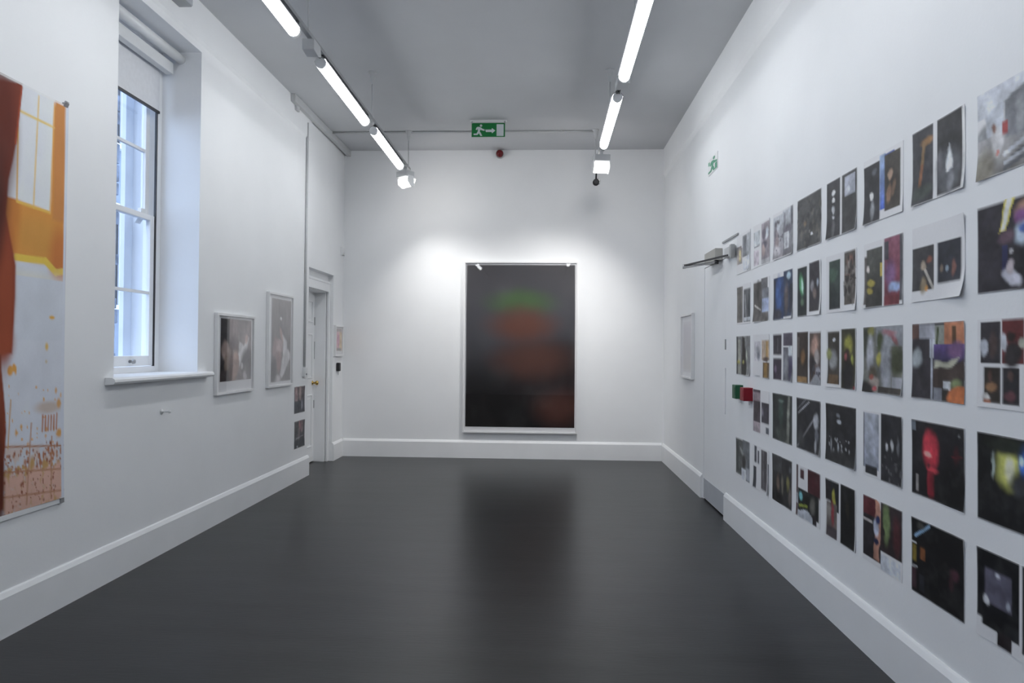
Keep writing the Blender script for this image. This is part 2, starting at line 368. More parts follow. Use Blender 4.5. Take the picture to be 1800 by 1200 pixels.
# ------------------------------------------------------------------ painter for the printed sheets
GAIN = 1.55
def fbm(u, v, seed, f0=3, octs=4):
    rg = np.random.RandomState(seed); out = np.zeros(u.shape); amp = 1.0; tot = 0
    for k in range(octs):
        f = f0 * 2 ** k; g = rg.uniform(-1, 1, (f + 2, f + 2)); x = u * f; y = v * f
        i = np.clip(x.astype(int), 0, f); j = np.clip(y.astype(int), 0, f); a = x - i; b = y - j
        a = a * a * (3 - 2 * a); b = b * b * (3 - 2 * b)
        out += amp * ((g[j, i] * (1 - a) + g[j, i + 1] * a) * (1 - b) + (g[j + 1, i] * (1 - a) + g[j + 1, i + 1] * a) * b); tot += amp; amp *= .6
    return out / tot
SEED = [100]
def paint(ops, nx, ny, base=(.82, .82, .84), gain=GAIN, warp=.045, tone=.5, sat=.85):
    SEED[0] += 7; sd0 = SEED[0]
    u = (np.arange(nx) / (nx - 1))[None, :].repeat(ny, 0); v = (np.arange(ny) / (ny - 1))[:, None].repeat(nx, 1)
    img = np.zeros((ny, nx, 3)); img[:] = base
    px = .8 / nx
    uo, vo = u, v
    uw = u + warp * fbm(u, v, sd0, 4); vw = v + warp * fbm(u, v, sd0 + 1, 4)
    ink = np.zeros(u.shape)
    for op in ops:
        k = op[0]; soft = px
        u, v = (uw, vw) if k in ('e', 'p', 'n') else (uo, vo)
        if k in ('r', 'g'):
            _, a, b, c, d, col = op[:6]
            m = np.clip((u - a) / px + .5, 0, 1) * np.clip((c - u) / px + .5, 0, 1) * np.clip((v - b) / px + .5, 0, 1) * np.clip((d - v) / px + .5, 0, 1)
            if k == 'g':
                t = np.clip((v - b) / (d - b), 0, 1)[..., None]
                colr = np.array(hexlin(col, gain)) * (1 - t) + np.array(hexlin(op[6], gain)) * t
            else: colr = np.array(hexlin(col, gain))
        elif k == 'e':
            _, cu, cv, ru, rv, col = op[:6]; sf = min(1.4, (op[6] if len(op) > 6 else .5) * 1.3)
            an = math.radians(op[7]) if len(op) > 7 else 0
            du, dv = (u - cu), (v - cv); x = du * math.cos(an) + dv * math.sin(an); y = -du * math.sin(an) + dv * math.cos(an)
            d = np.sqrt((x / ru) ** 2 + (y / rv) ** 2)
            m = np.clip((1 + sf * .5 - d) / max(sf, px / min(ru, rv)), 0, 1); m = m * m * (3 - 2 * m)
            colr = np.array(hexlin(col, gain))
        elif k == 'l':
            _, a, b, c, d, wd, col = op[:7]
            L2 = (c - a) ** 2 + (d - b) ** 2; t = np.clip(((u - a) * (c - a) + (v - b) * (d - b)) / L2, 0, 1)
            dist = np.hypot(u - a - t * (c - a), v - b - t * (d - b))
            m = np.clip((wd * .5 - dist) / px + .5, 0, 1); colr = np.array(hexlin(col, gain))
        elif k == 'p':
            _, pts, col = op[:3]; sf = op[3] if len(op) > 3 else px
            ins = np.zeros(u.shape, bool); dist = np.full(u.shape, 9.0)
            n = len(pts)
            for i in range(n):
                (x0, y0), (x1, y1) = pts[i], pts[(i + 1) % n]
                if y0 != y1: ins ^= ((y0 > v) != (y1 > v)) & (u < (x1 - x0) * (v - y0) / (y1 - y0) + x0)
                t = np.clip(((u - x0) * (x1 - x0) + (v - y0) * (y1 - y0)) / max(1e-9, (x1 - x0) ** 2 + (y1 - y0) ** 2), 0, 1)
                dist = np.minimum(dist, np.hypot(u - x0 - t * (x1 - x0), v - y0 - t * (y1 - y0)))
            sd = np.where(ins, dist, -dist); m = np.clip(sd / sf + .5, 0, 1); colr = np.array(hexlin(col, gain))
        elif k == 'n':   # speckle inside a box
            _, a, b, c, d, col, dens, size, seed = op
            rg = np.random.RandomState(seed); m = np.zeros(u.shape)
            for _i in range(dens):
                cu, cv = rg.uniform(a, c), rg.uniform(b, d); rr = size * rg.uniform(.4, 1.3); st_ = rg.uniform(.5, 2)
                m = np.maximum(m, np.clip((1.2 - np.hypot((u - cu) / rr, (v - cv) / (rr * st_))) / .6, 0, 1))
            colr = np.array(hexlin(col, gain))
        img = img * (1 - m[..., None]) + colr * m[..., None]; ink = np.maximum(ink, m)
    u, v = uo, vo
    t1 = np.exp(tone * (fbm(u, v, sd0 + 2, 5, 4) * 1.3 + .35 * fbm(u, v, sd0 + 3, 16, 2)) * ink)
    dark = (ink * np.clip(fbm(u, v, sd0 + 4, 6, 3) * 1.6, 0, 1) * np.clip(1 - img.mean(2) / .12, 0, 1) * .018 * (tone > 0))
    lum = img @ np.array((.25, .6, .15)); img = lum[..., None] + (img - lum[..., None]) * sat
    img = img * t1[..., None] + dark[..., None]
    return np.clip(img, 0, .86)

def sheet(name, tl, uvec, nvec, wd, ht, ops, nx, ny, m='print', parent=None, origin=None, curl=(0, 0, 0, 0), thick=.0012, base=(.82, .82, .84), warp=.045, tone=.5):
    """tl: top-left corner on the supporting face; uvec: image-right; nvec: out of the wall; curl: lift of tl,tr,bl,br corners"""
    img = paint(ops, nx, ny, base, warp=warp, tone=tone)
    U = Vector(uvec); N = Vector(nvec); Z = Vector((0, 0, 1)); tl = Vector(tl)
    if origin is None: origin = tuple(tl + U * wd / 2 - Z * ht)
    og = Vector(origin)
    vs_ = []; cols = []
    for j in range(ny):
        for i in range(nx):
            a = i / (nx - 1); b = j / (ny - 1)
            c = curl
            lift = c[0] * max(0, 1 - a * 2.2 - b * 2.2) ** 2 + c[1] * max(0, 1 - (1 - a) * 2.2 - b * 2.2) ** 2 + c[2] * max(0, 1 - a * 1.4 - (1 - b) * 2.4) ** 2 + c[3] * max(0, 1 - (1 - a) * 1.4 - (1 - b) * 2.4) ** 2
            vs_.append(tuple(tl + U * (a * wd) - Z * (b * ht) + N * (thick + .0008 + lift) - og)); cols.append((*img[j, i], 1))
    fs = []
    for j in range(ny - 1):
        for i in range(nx - 1):
            fs.append((j * nx + i, (j + 1) * nx + i, (j + 1) * nx + i + 1, j * nx + i + 1))
    # the paper's back follows the front
    ring = [i for i in range(nx)] + [j * nx + nx - 1 for j in range(1, ny)] + [(ny - 1) * nx + i for i in range(nx - 2, -1, -1)] + [j * nx for j in range(ny - 2, 0, -1)]
    o0 = len(vs_); n = len(ring)
    vs_ += [tuple(Vector(q) - N * thick) for q in vs_]; cols += [(*base, 1)] * o0
    fs += [tuple(o0 + i for i in reversed(q)) for q in fs]
    for k_ in range(n): fs.append((ring[k_], ring[(k_ + 1) % n], o0 + ring[(k_ + 1) % n], o0 + ring[k_]))
    me = bpy.data.meshes.new(name); me.from_pydata(vs_, [], fs)
    at = me.color_attributes.new('ink', 'FLOAT_COLOR', 'POINT')
    at.data.foreach_set('color', np.array(cols, dtype=np.float32).ravel())
    me.materials.append(M[m]); me.update()
    nf = (Vector(U).cross(Z)).dot(N)
    if nf < 0 or True:
        import bmesh
        bm = bmesh.new(); bm.from_mesh(me); bmesh.ops.recalc_face_normals(bm, faces=bm.faces); bm.to_mesh(me); bm.free()
    o = bpy.data.objects.new(name, me); C.objects.link(o)
    if parent is not None: o.parent = parent
    else: o.location = origin
    return o

def framed(name, label, cat, tl, uvec, nvec, wd, ht, fw, depth, ops, nx, ny, mount=(0, 0, 0, 0), glaze=True, warp=.045, tone=.35):
    """white box frame; mount = white margins left, top, right, bottom inside the frame"""
    U = Vector(uvec); N = Vector(nvec); Z = Vector((0, 0, 1)); tl = Vector(tl)
    og = tuple(tl + U * wd / 2 - Z * ht)
    t = thing(name, label, cat, og)
    def bx(mb, a0, a1, b0, b1, d0, d1):
        p = tl + U * a0 - Z * b0 + N * d0; q = tl + U * a1 - Z * b1 + N * d1
        return mb.box(p.x, q.x, p.y, q.y, p.z, q.z)
    m = MB()
    bx(m, 0, wd, 0, fw, .001, depth); bx(m, 0, wd, ht - fw, ht, .001, depth); bx(m, 0, fw, fw, ht - fw, .001, depth); bx(m, wd - fw, wd, fw, ht - fw, .001, depth)
    m.build('frame', 'frame', t, og, bevel=.002)
    bd = depth * .45
    bx(MB(), fw, wd - fw, fw, ht - fw, .001, bd).build('mount_board', 'paper', t, og)
    l, tp, r, b = mount
    p = tl + U * (fw + l) - Z * (fw + tp) + N * bd
    sheet('print', p, uvec, nvec, wd - 2 * fw - l - r, ht - 2 * fw - tp - b, ops, nx, ny, parent=t, origin=og, warp=warp, tone=tone)
    if glaze: bx(MB(), fw, wd - fw, fw, ht - fw, depth - .010, depth - .007).build('glazing', 'glaze', t, og)
    return t

# ------------------------------------------------------------------ the large picture on the end wall: a plain colour-field stand-in
PX0, PX1, PZ0, PZ1 = -1.06, .452, .337, 2.607
art = [('g', 0, 0, 1, 1, '#323033', '#191719'), ('e', .5, .34, .9, .30, '#38373c', 1.4), ('e', .5, 1.02, .95, .42, '#0a0707', .8), ('e', .80, .66, .40, .16, '#1d1110', 1.0),
       ('e', .50, .23, .26, .07, '#344a28', 1.1), ('e', .52, .37, .27, .09, '#502c1e', 1.2), ('e', .60, .58, .30, .10, '#45261a', 1.3), ('e', .86, .88, .20, .10, '#42231b', 1.2)]
framed('framed_picture', 'very large white-framed dark picture with soft green and brown fields on the end wall', 'picture', (PX0, YB, PZ1), (1, 0, 0), (0, -1, 0), PX1 - PX0, PZ1 - PZ0, .022, .045, art, 90, 130, mount=(.012, .018, .014, .058), warp=.03, tone=.06)

# ------------------------------------------------------------------ left wall pictures
LU, LN = (0, 1, 0), (1, 0, 0)
p1 = [('r', 0, 0, 1, 1, '#837a7b'), ('r', 0, 0, .27, 1, '#17151a'), ('g', .27, 0, .55, .5, '#84797a', '#6f6465'), ('r', .33, 0, .37, .5, '#75696a'), ('r', .43, 0, .46, .45, '#7a6f70'),
      ('e', .16, .52, .12, .16, '#7d6b66', .5, -25), ('e', .2, .75, .08, .2, '#6b5a50', .5), ('e', .15, .95, .2, .12, '#3a3032', .5), ('e', .43, .78, .13, .28, '#917a72', .5, 10), ('e', .32, .8, .05, .3, '#5d4b48', .6),
      ('p', [(.58, .38), (.75, .42), (.84, .28), (.9, .3), (.87, .45), (.68, .68), (.58, .8), (.55, .6)], '#b4b2b4', .03), ('e', .82, .33, .05, .07, '#a69490', .5), ('e', .9, .75, .25, .3, '#6d686a', .5), ('e', .68, .78, .04, .06, '#a9a6a8', .6), ('e', .78, .95, .06, .07, '#9a9698', .7)]
framed('framed_photograph', 'wide white-framed photograph with a dark left strip beside the window', 'picture', (XL, 5.42, 1.725), LU, LN, .715, .675, .022, .032, p1, 60, 60, mount=(.055, .018, .02, .085))
p2 = [('g', 0, 0, 1, 1, '#7b7678', '#716c6e'), ('e', .46, .215, .05, .022, '#c9c8c6', .3), ('e', .5, .42, .13, .05, '#a8918c', .5, 40), ('e', .22, .62, .15, .16, '#8d7a7c', .6), ('e', .42, .57, .16, .09, '#9d8c8c', .4), ('e', .38, .76, .13, .12, '#8f7678', .5),
      ('p', [(.52, .4), (.64, .44), (.78, .5), (.8, .6), (.92, .66), (.93, .74), (.75, .85), (.55, .96), (.45, .92), (.5, .8), (.58, .68), (.6, .5)], '#b0aeb0', .03), ('e', .32, .96, .16, .05, '#a09c9e', .6), ('e', .12, .85, .14, .14, '#636062', .7)]
framed('framed_photograph', 'tall narrow white-framed grey photograph between the wide one and the conduit', 'picture', (XL, 6.455, 1.985), LU, LN, .65, .935, .022, .032, p2, 50, 72, mount=(.07, .03, .02, .03))
p3 = [('r', 0, 0, 1, 1, '#c39a9c'), ('g', .55, 0, 1, 1, '#cfa98c', '#c7a480'), ('r', 0, 0, 1, .15, '#a59a98'), ('e', .3, .5, .25, .3, '#b98698', .6), ('r', .1, .88, .9, 1, '#8a8786')]
framed('framed_photograph', 'small white-framed pink and orange print next to the end wall', 'picture', (XF, 8.66, 1.735), LU, LN, .34, .40, .02, .03, p3, 24, 28, mount=(.04, .02, .02, .05))
q1 = [('g', 0, 0, 1, 1, '#5a5052', '#3b3d42'), ('e', .2, .3, .14, .34, '#8a7475', .6), ('e', .55, .25, .12, .32, '#7e6e6c', .6), ('r', 0, .55, 1, 1, '#3c3e43'), ('e', .72, .7, .06, .2, '#70707a', .8), ('r', .93, 0, 1, 1, '#37303a')]
q2 = [('g', 0, 0, 1, 1, '#4d4c4e', '#3a3c3f'), ('e', .5, .2, .1, .2, '#8c6266', .6), ('e', .72, .2, .1, .25, '#766264', .6), ('e', .45, .45, .1, .25, '#5c5456', .8), ('l', .15, .65, .85, .58, .04, '#77757a'), ('r', 0, .72, 1, 1, '#393c40'), ('e', .3, .95, .06, .05, '#90959c', .8)]
o = sheet('photo_print', (XL, 7.222, 1.02), LU, LN, .318, .29, q1, 30, 28, curl=(0, .004, 0, .003)); tag(o, 'small unframed dark photo beside the door alcove, upper of two', 'print', 'small unframed photos by the alcove')
o = sheet('photo_print', (XL, 7.234, .645), LU, LN, .318, .297, q2, 30, 28, curl=(0, .004, 0, .003)); tag(o, 'small unframed dark photo just above the baseboard by the alcove, lower of two', 'print', 'small unframed photos by the alcove')

# the big orange print
og_ = [('r', .0, .0, 1, 1, '#b4b8c1'), ('p', [(.40, .05), (.766, .054), (.93, .013), (.972, .009), (.99, .409), (.947, .43), (.895, .406), (.756, .404), (.40, .40)], '#bd7a1a', .012),
       ('p', [(.93, .0), (.985, .0), (.985, .30), (.925, .30)], '#b0702c', .012), ('e', .86, .35, .12, .05, '#b57c22', .9), ('e', .97, .39, .05, .07, '#b2651e', .9), ('e', .74, .3, .03, .1, '#b06a14', .9),
       ('p', [(.40, .0), (.925, .0), (.914, .282), (.757, .276), (.40, .27)], '#bcbfc8', .006),
       ('l', .849, .012, .833, .282, .0065, '#c4a868'), ('l', .50, .061, .926, .070, .006, '#c7ab58'), ('l', .757, .022, .757, .278, .007, '#cf9426'), ('l', .757, .279, .914, .284, .007, '#d29c2c'), ('l', .925, .01, .914, .284, .006, '#c9974a'),
       ('l', .756, .409, .895, .406, .017, '#d2a51e'), ('l', .895, .406, .947, .430, .019, '#d0a61e'), ('l', .947, .430, .99, .424, .017, '#cda63c'),
       ('e', .8, .47, .2, .035, '#b9b9b4', .8), ('r', .40, .45, .99, .60, '#b1b6bf'),
       ('e', .934, .545, .014, .0045, '#c3942e', .6), ('e', .907, .616, .007, .009, '#c3a04a', .8), ('e', .905, .652, .005, .004, '#b0a48a', .8), ('e', .742, .672, .012, .012, '#c48a2a', .5), ('e', .758, .666, .008, .010, '#c48a2a', .5), ('e', .766, .672, .004, .012, '#c48a2a', .5),
       ('n', .72, .70, .99, .86, '#bf8f4c', 42, .0042, 3), ('e', .92, .765, .06, .015, '#ab9d94', .8), ('e', .972, .757, .01, .012, '#bb8a4a', .8), ('e', .975, .832, .015, .01, '#bf8a40', .8),
       ('p', [(.72, .842), (.99, .868), (.99, 1), (.72, 1)], '#b3a49e', .02), ('n', .72, .86, .99, .93, '#aeb1b8', 70, .012, 5), ('n', .72, .86, .99, 1, '#9c6240', 230, .0045, 7), ('n', .72, .90, .99, 1, '#a8824a', 120, .010, 8), ('n', .72, .92, .99, 1, '#bb9484', 110, .014, 9), ('n', .72, .85, .99, 1, '#84482e', 110, .0032, 10),
       ('l', .72, .845, 1, .868, .004, '#95603e'), ('l', .72, .903, 1, .927, .004, '#a06e50'), ('l', .72, .960, 1, .981, .004, '#a06e50'), ('l', .839, .80, .818, .99, .005, '#a07050'), ('l', .938, .84, .934, .99, .005, '#a07050'), ('l', .745, .74, .735, .85, .005, '#ae8450'),
       ('p', [(.38, .03), (.665, .02), (.774, .002), (.764, .067), (.748, .151), (.716, .236), (.709, .315), (.736, .377), (.755, .428), (.753, .547), (.749, .632), (.40, .637)], '#6e2912', .008),
       ('e', .69, .12, .06, .16, '#561f10', .9), ('e', .715, .50, .035, .15, '#863a1a', .9), ('e', .66, .3, .05, .12, '#43180d', .9), ('e', .70, .61, .05, .04, '#8a3c1c', .9), ('l', .770, .01, .748, .145, .008, '#8a3818'),
       ('p', [(.45, .62), (.702, .633), (.705, .666), (.723, .757), (.73, .81), (.718, .899), (.713, .985), (.60, .99), (.45, .9)], '#74321a', .006), ('e', .70, .92, .02, .12, '#52200f', .9)]
for i in range(6): og_.append(('l', .893 + i * .014, .788 - .003 * (i in (0, 5)), .891 + i * .014, .822, .007, '#a4694a'))
og_ += [('r', 0, 0, 1, .004, '#c3c8d0'), ('r', .985, 0, 1, 1, '#b3b8c2')]
OP = (XL, 3.2, .60)
op_ = thing('poster_print', 'huge unframed orange poster print pinned left of the window', 'poster', OP)
sheet('printed_sheet', (XL + .004, 2.2, 2.78), LU, LN, 1.482, 2.175, og_, 240, 300, m='mural', parent=op_, origin=OP, curl=(0, .004, 0, .012), warp=.006, tone=.10)
MB().box(XL + .001, XL + .012, 2.2, 3.684, .577, .604).build('bottom_rail', 'white', op_, OP, bevel=.002)
MB().prism([(XL + .001, 2.79), (XL + .02, 2.79), (XL + .008, 2.765), (XL + .006, 2.74), (XL + .001, 2.74)], 1, 3.64, 3.672).tube((XL + .016, 3.645, 2.795), (XL + .016, 3.667, 2.795), .006, n=10).build('bulldog_clip', 'steel', op_, OP)
MB().prism([(XL + .001, .615), (XL + .016, .615), (XL + .018, .578), (XL + .001, .57)], 1, 3.655, 3.684).build('bulldog_clip', 'steel', op_, OP)

# ------------------------------------------------------------------ the grid of prints on the right wall
G = {}
G[1, 1] = ('collage sheet with a brown strip and a grey photo', [('r', .02, .36, .4, .76, '#8c8480'), ('r', .18, .40, .3, .7, '#a09468'), ('r', .42, .08, .98, .62, '#75777c'), ('r', .75, .06, .98, .98, '#8d9095'), ('e', .6, .3, .06, .2, '#5c5e64', .6), ('r', .02, .30, .35, .38, '#7d7676'), ('p', [(.45, .7), (.9, .6), (.9, .96), (.5, .98)], '#b6bac3')])
G[1, 2] = ('pale collage sheet with two small light photos and one pinkish', [('r', .02, .16, .4, .5, '#a3a8ac'), ('l', .05, .52, .38, .5, .03, '#6a6a70'), ('r', .02, .60, .34, .96, '#b0a8b0'), ('r', .5, .05, 1, .98, '#857d84'), ('e', .82, .3, .12, .12, '#aeb4bd', .5), ('e', .65, .3, .12, .14, '#5f5862', .6), ('e', .7, .55, .14, .10, '#56525e', .6), ('e', .62, .68, .1, .14, '#a08e8c', .6), ('r', .5, .88, 1, .98, '#a4a4a8')])
G[1, 3] = ('hazy grey sheet with two street photos', [('g', 0, .08, .5, .98, '#b0b4ba', '#7b767c'), ('e', .1, .5, .06, .2, '#78707a', .6), ('e', .2, .62, .1, .2, '#86787a', .7), ('e', .2, .82, .15, .12, '#a5a2a6', .7), ('g', .5, .03, 1, .98, '#a0a4aa', '#5f5c62'), ('r', .55, .08, .64, .5, '#6d6c74'), ('r', .9, .02, 1, .4, '#5d5c64'), ('e', .75, .45, .2, .1, '#6a6670', .6), ('r', .57, .5, .8, .84, '#aeb0b4'), ('e', .68, .7, .05, .1, '#8a8a90', .6), ('n', 0, .2, .5, .9, '#655f68', 22, .035, 2)])
G[1, 4] = ('plain charcoal sheet with one bright speck', [('r', 0, 0, 1, 1, '#454545'), ('n', 0, .05, 1, .95, '#55534e', 26, .06, 3), ('n', 0, .05, 1, .95, '#3a3a3b', 26, .06, 4), ('e', .35, .52, .05, .05, '#6b5c4a', .8), ('e', .62, .79, .055, .025, '#b9bbbf', .6), ('e', .52, .72, .03, .03, '#7b7a78', .8)])
G[1, 5] = ('black sheet with white specks and a pale window', [('r', 0, 0, .47, 1, '#37373a'), ('e', .25, .24, .06, .05, '#c0c2c6', .5), ('e', .25, .36, .05, .04, '#c4c6ca', .5), ('e', .24, .52, .05, .06, '#a8aaae', .6), ('e', .24, .64, .04, .03, '#9a9ca0', .6), ('e', .23, .84, .05, .14, '#5c5c5e', .8), ('r', .53, 0, 1, 1, '#3b3b3c'), ('r', .62, .06, .95, .38, '#9094a0'), ('e', .72, .3, .06, .06, '#b8bcc4', .7)])
G[1, 6] = ('sheet with a bright blue stripe between two dark figure photos', [('r', 0, .10, .43, 1, '#2f2f33'), ('e', .3, .22, .06, .05, '#5a5c66', .8), ('e', .2, .6, .05, .05, '#c8cad0', .6), ('e', .22, .8, .05, .14, '#77797e', .8), ('g', .43, .04, .58, .86, '#8aa2d4', '#2d4b9c'), ('r', .55, .06, .8, .2, '#2c4486'), ('r', .55, .08, .94, .9, '#3a3632'), ('e', .7, .38, .05, .08, '#9a7f6c', .6), ('e', .67, .65, .05, .14, '#7c5f4c', .6, 15), ('e', .78, .6, .04, .12, '#6e5646', .6, 20)])
G[1, 7] = ('dark photos of an orange arc and a white spire', [('r', 0, 0, .42, 1, '#343439'), ('e', .3, .2, .1, .05, '#7d5a34', .7), ('l', .24, .22, .2, .5, .06, '#7c6140'), ('l', .2, .5, .15, .75, .06, '#7a4f34'), ('e', .2, .85, .18, .1, '#3d4440', .8), ('r', .5, 0, .96, .98, '#2a2a2d'), ('e', .72, .7, .22, .28, '#505257', .7), ('e', .55, .55, .05, .15, '#5a5a60', .8), ('p', [(.72, .36), (.78, .58), (.78, .68), (.66, .72), (.66, .58)], '#bcc0c8', .03), ('e', .74, .85, .06, .14, '#707278', .8), ('r', .96, .03, .985, 1, '#c2cbd4')])
G[1, 8] = ('large pale photo of a white-clad figure before grey buildings', [('g', 0, .0, 1, .3, '#b6bac4', '#b2b6be'), ('e', .1, .52, .14, .12, '#75777a', .7), ('g', 0, .55, 1, 1, '#8f8e90', '#6c6a68'), ('p', [(.12, .30), (.38, .2), (.4, .55), (.14, .55)], '#a4a9b2', .02), ('p', [(.4, .22), (.7, .1), (1, .06), (1, .7), (.4, .6)], '#6f7177', .03), ('e', .6, .45, .05, .2, '#8b8d92', .7), ('r', .36, .44, .44, .58, '#8c3a3a'), ('e', .28, .62, .08, .16, '#b9b8ba', .6), ('e', .25, .46, .03, .06, '#7e5a50', .6), ('e', .28, .76, .03, .03, '#b8736a', .6), ('l', .5, .86, 1, .7, .04, '#55565a'), ('l', .4, .96, 1, .8, .05, '#585a60'), ('l', .4, .8, 1, .62, .05, '#a2a6ae'), ('l', .4, .9, 1, .75, .04, '#9ea2aa'), ('e', .1, .88, .14, .2, '#7c776c', .7)])
G[2, 1] = ('sheet of two tall grey-brown photos with a white foot', [('r', .03, .04, .45, .96, '#5f5b58'), ('r', .22, .04, .3, .9, '#4c4947'), ('r', .52, .14, 1, .96, '#56585c'), ('l', .62, .3, .72, .9, .08, '#7d7f82'), ('e', .9, .6, .06, .3, '#3c4046', .6), ('r', .56, .84, .98, .94, '#b4b8be')])
G[2, 2] = ('grey sheet with a white line and pale blue patch', [('r', 0, .06, .5, .98, '#4d4a47'), ('r', .5, 0, .88, 1, '#5d5c5f'), ('r', .58, .25, .95, .98, '#6d7078'), ('r', .55, .48, .95, .78, '#8c98b4'), ('l', .1, .6, .45, .72, .045, '#a8a6a2'), ('e', .3, .3, .1, .25, '#3a3836', .8), ('r', .1, .8, .9, 1, '#54504e')])
G[2, 3] = ('deep blue sheet with two night photos', [('r', .03, .1, .55, 1, '#253a60'), ('e', .3, .5, .14, .4, '#34548c', .7), ('r', .03, .12, .12, 1, '#20242e'), ('r', .55, 0, 1, .96, '#2b3750'), ('e', .8, .12, .1, .08, '#9fb6dc', .6), ('e', .7, .6, .1, .3, '#5a5050', .8), ('r', .85, .3, 1, .9, '#262c3a'), ('e', .25, .9, .2, .1, '#3c3a44', .8)])
G[2, 4] = ('dark photo pair with a bright green glow', [('r', .02, .04, .43, 1, '#20282a'), ('e', .2, .38, .09, .2, '#3f8a58', .8, -15), ('e', .24, .4, .04, .14, '#9ed2b2', .7, -15), ('e', .25, .72, .07, .07, '#4c6650', .7), ('r', .53, .0, .95, .93, '#322f35'), ('e', .65, .45, .08, .1, '#7c7a80', .7), ('e', .75, .6, .08, .1, '#6a5c58', .7), ('e', .88, .4, .04, .06, '#8d96a4', .7)])
G[2, 5] = ('sheet with a green-black photo and a brownish tangled one', [('g', .1, .1, .48, .94, '#35453f', '#22262a'), ('e', .25, .35, .12, .12, '#46604f', .8), ('r', .62, .02, .97, .9, '#4e4844'), ('e', .8, .2, .1, .12, '#7a5448', .7), ('e', .72, .4, .08, .1, '#84605a', .7), ('n', .62, .05, .97, .88, '#6a6460', 18, .05, 6), ('n', .62, .05, .97, .88, '#35312f', 18, .05, 7)])
G[2, 6] = ('sheet with a yellow-marked dark photo and a mauve-red one', [('r', .02, .2, .1, .95, '#55504e'), ('g', .08, .1, .5, 1, '#474844', '#2f2e2c'), ('e', .2, .62, .1, .05, '#a89a3a', .6), ('e', .16, .74, .08, .05, '#a09030', .6), ('r', .44, .35, .5, .55, '#b09c3c'), ('e', .12, .4, .04, .06, '#b0a8a4', .7), ('g', .55, 0, .93, 1, '#7d4a5c', '#6a2c38'), ('e', .7, .55, .12, .2, '#6c4a70', .8), ('r', .55, .05, .66, .32, '#46434a'), ('e', .8, .75, .14, .07, '#8a9fd0', .7), ('r', .93, 0, 1, .95, '#4a4a50'), ('r', .55, .86, .93, 1, '#6c2a34')])
G[2, 7] = ('mostly white sheet with two small dark stage photos', [('r', .0, .28, .44, .86, '#38373a'), ('l', .24, .55, .42, .84, .045, '#a8a29a'), ('e', .22, .52, .05, .07, '#9a8a78', .6), ('e', .34, .46, .05, .04, '#7c4a3c', .8), ('e', .22, .8, .06, .09, '#8a7a60', .7), ('e', .28, .84, .04, .03, '#b8843c', .6), ('r', .51, .28, .94, .80, '#2a2c35'), ('e', .58, .62, .03, .05, '#6e6054', .7), ('e', .69, .64, .03, .04, '#7f8f9e', .7), ('e', .81, .64, .035, .10, '#6c4840', .7)])
G[2, 8] = ('dark photo of a masked figure with a glowing yellow bar', [('r', 0, .02, 1, 1, '#25222a'), ('p', [(.42, .0), (.56, .0), (.40, .34), (.30, .34)], '#bdb02c', .02), ('p', [(.45, .0), (.53, .0), (.38, .33), (.32, .33)], '#c9ccc0', .02), ('e', .68, .2, .14, .12, '#a07a66', .6), ('e', .62, .24, .1, .09, '#6a3f70', .7), ('e', .66, .42, .13, .13, '#a4b4d8', .6), ('e', .66, .36, .08, .06, '#3e5ca0', .7), ('e', .4, .42, .1, .07, '#54404c', .8), ('e', .72, .8, .28, .24, '#14131c', .7), ('r', .36, .5, .44, .85, '#20244c'), ('e', .5, .86, .14, .07, '#b8b8d4', .5, 25), ('e', .49, .76, .05, .08, '#b6aab0', .6), ('e', .48, .58, .03, .03, '#b0aeb2', .7), ('l', .8, .6, .84, .8, .04, '#5c4a34')])
G[3, 1] = ('grey sheet with a black wedge and yellow glints', [('r', 0, .02, 1, .98, '#6c6d6e'), ('r', .0, .02, .12, .98, '#383638'), ('r', .12, .1, .32, .95, '#88887f'), ('p', [(.45, .03), (.6, .05), (.75, .98), (.38, .98)], '#26221f', .03), ('e', .18, .66, .1, .05, '#9a9440', .8), ('e', .52, .68, .06, .04, '#8f8a44', .8), ('e', .75, .5, .05, .12, '#a4aa9c', .8), ('r', .4, .75, .75, .98, '#2b2a28')])
G[3, 2] = ('mostly white sheet with pale and amber strips', [('r', .08, .16, .48, .62, '#a8a6ac'), ('e', .3, .35, .1, .1, '#8c8c94', .8), ('e', .35, .5, .08, .1, '#6e727c', .8), ('r', .55, .14, 1, .58, '#a3907c'), ('r', .8, .16, .92, .52, '#9c7a40'), ('e', .78, .57, .18, .05, '#4a3a34', .7), ('r', .62, .64, 1, 1, '#5c4628'), ('r', .7, .66, .88, .98, '#8a6a30'), ('l', .1, .98, .45, .96, .02, '#85898f')])
G[3, 3] = ('four small dark purple photos on one white sheet', [('r', .02, .03, .46, .46, '#342f38'), ('r', .22, .1, .3, .4, '#4e4a52'), ('r', .55, .0, 1, .27, '#4c4653'), ('r', .55, .3, 1, 1, '#5c5d66'), ('r', .8, .28, .98, .48, '#b9c0cc'), ('e', .9, .75, .12, .25, '#3c3650', .7), ('r', .02, .54, .46, 1, '#322938'), ('e', .14, .75, .06, .08, '#6c5a72', .7), ('e', .7, .7, .1, .25, '#74767c', .8)])
G[3, 4] = ('pair of dark amber and pinkish figure photos', [('r', 0, .0, .49, 1, '#2e2621'), ('e', .26, .48, .09, .14, '#6e4f2e', .7), ('r', .03, .88, .45, .98, '#8a6a3c'), ('r', .02, .1, .12, .5, '#4a423e'), ('r', .55, .03, 1, 1, '#544640'), ('e', .75, .28, .14, .2, '#a07e70', .7, 20), ('e', .85, .5, .1, .14, '#9a9290', .6), ('e', .65, .65, .1, .22, '#221d20', .7), ('e', .9, .78, .1, .1, '#90909a', .6), ('p', [(.55, .98), (.8, .82), (1, .9), (1, 1), (.55, 1)], '#8e9096', .03), ('n', .6, .6, 1, 1, '#3a3840', 10, .04, 2)])
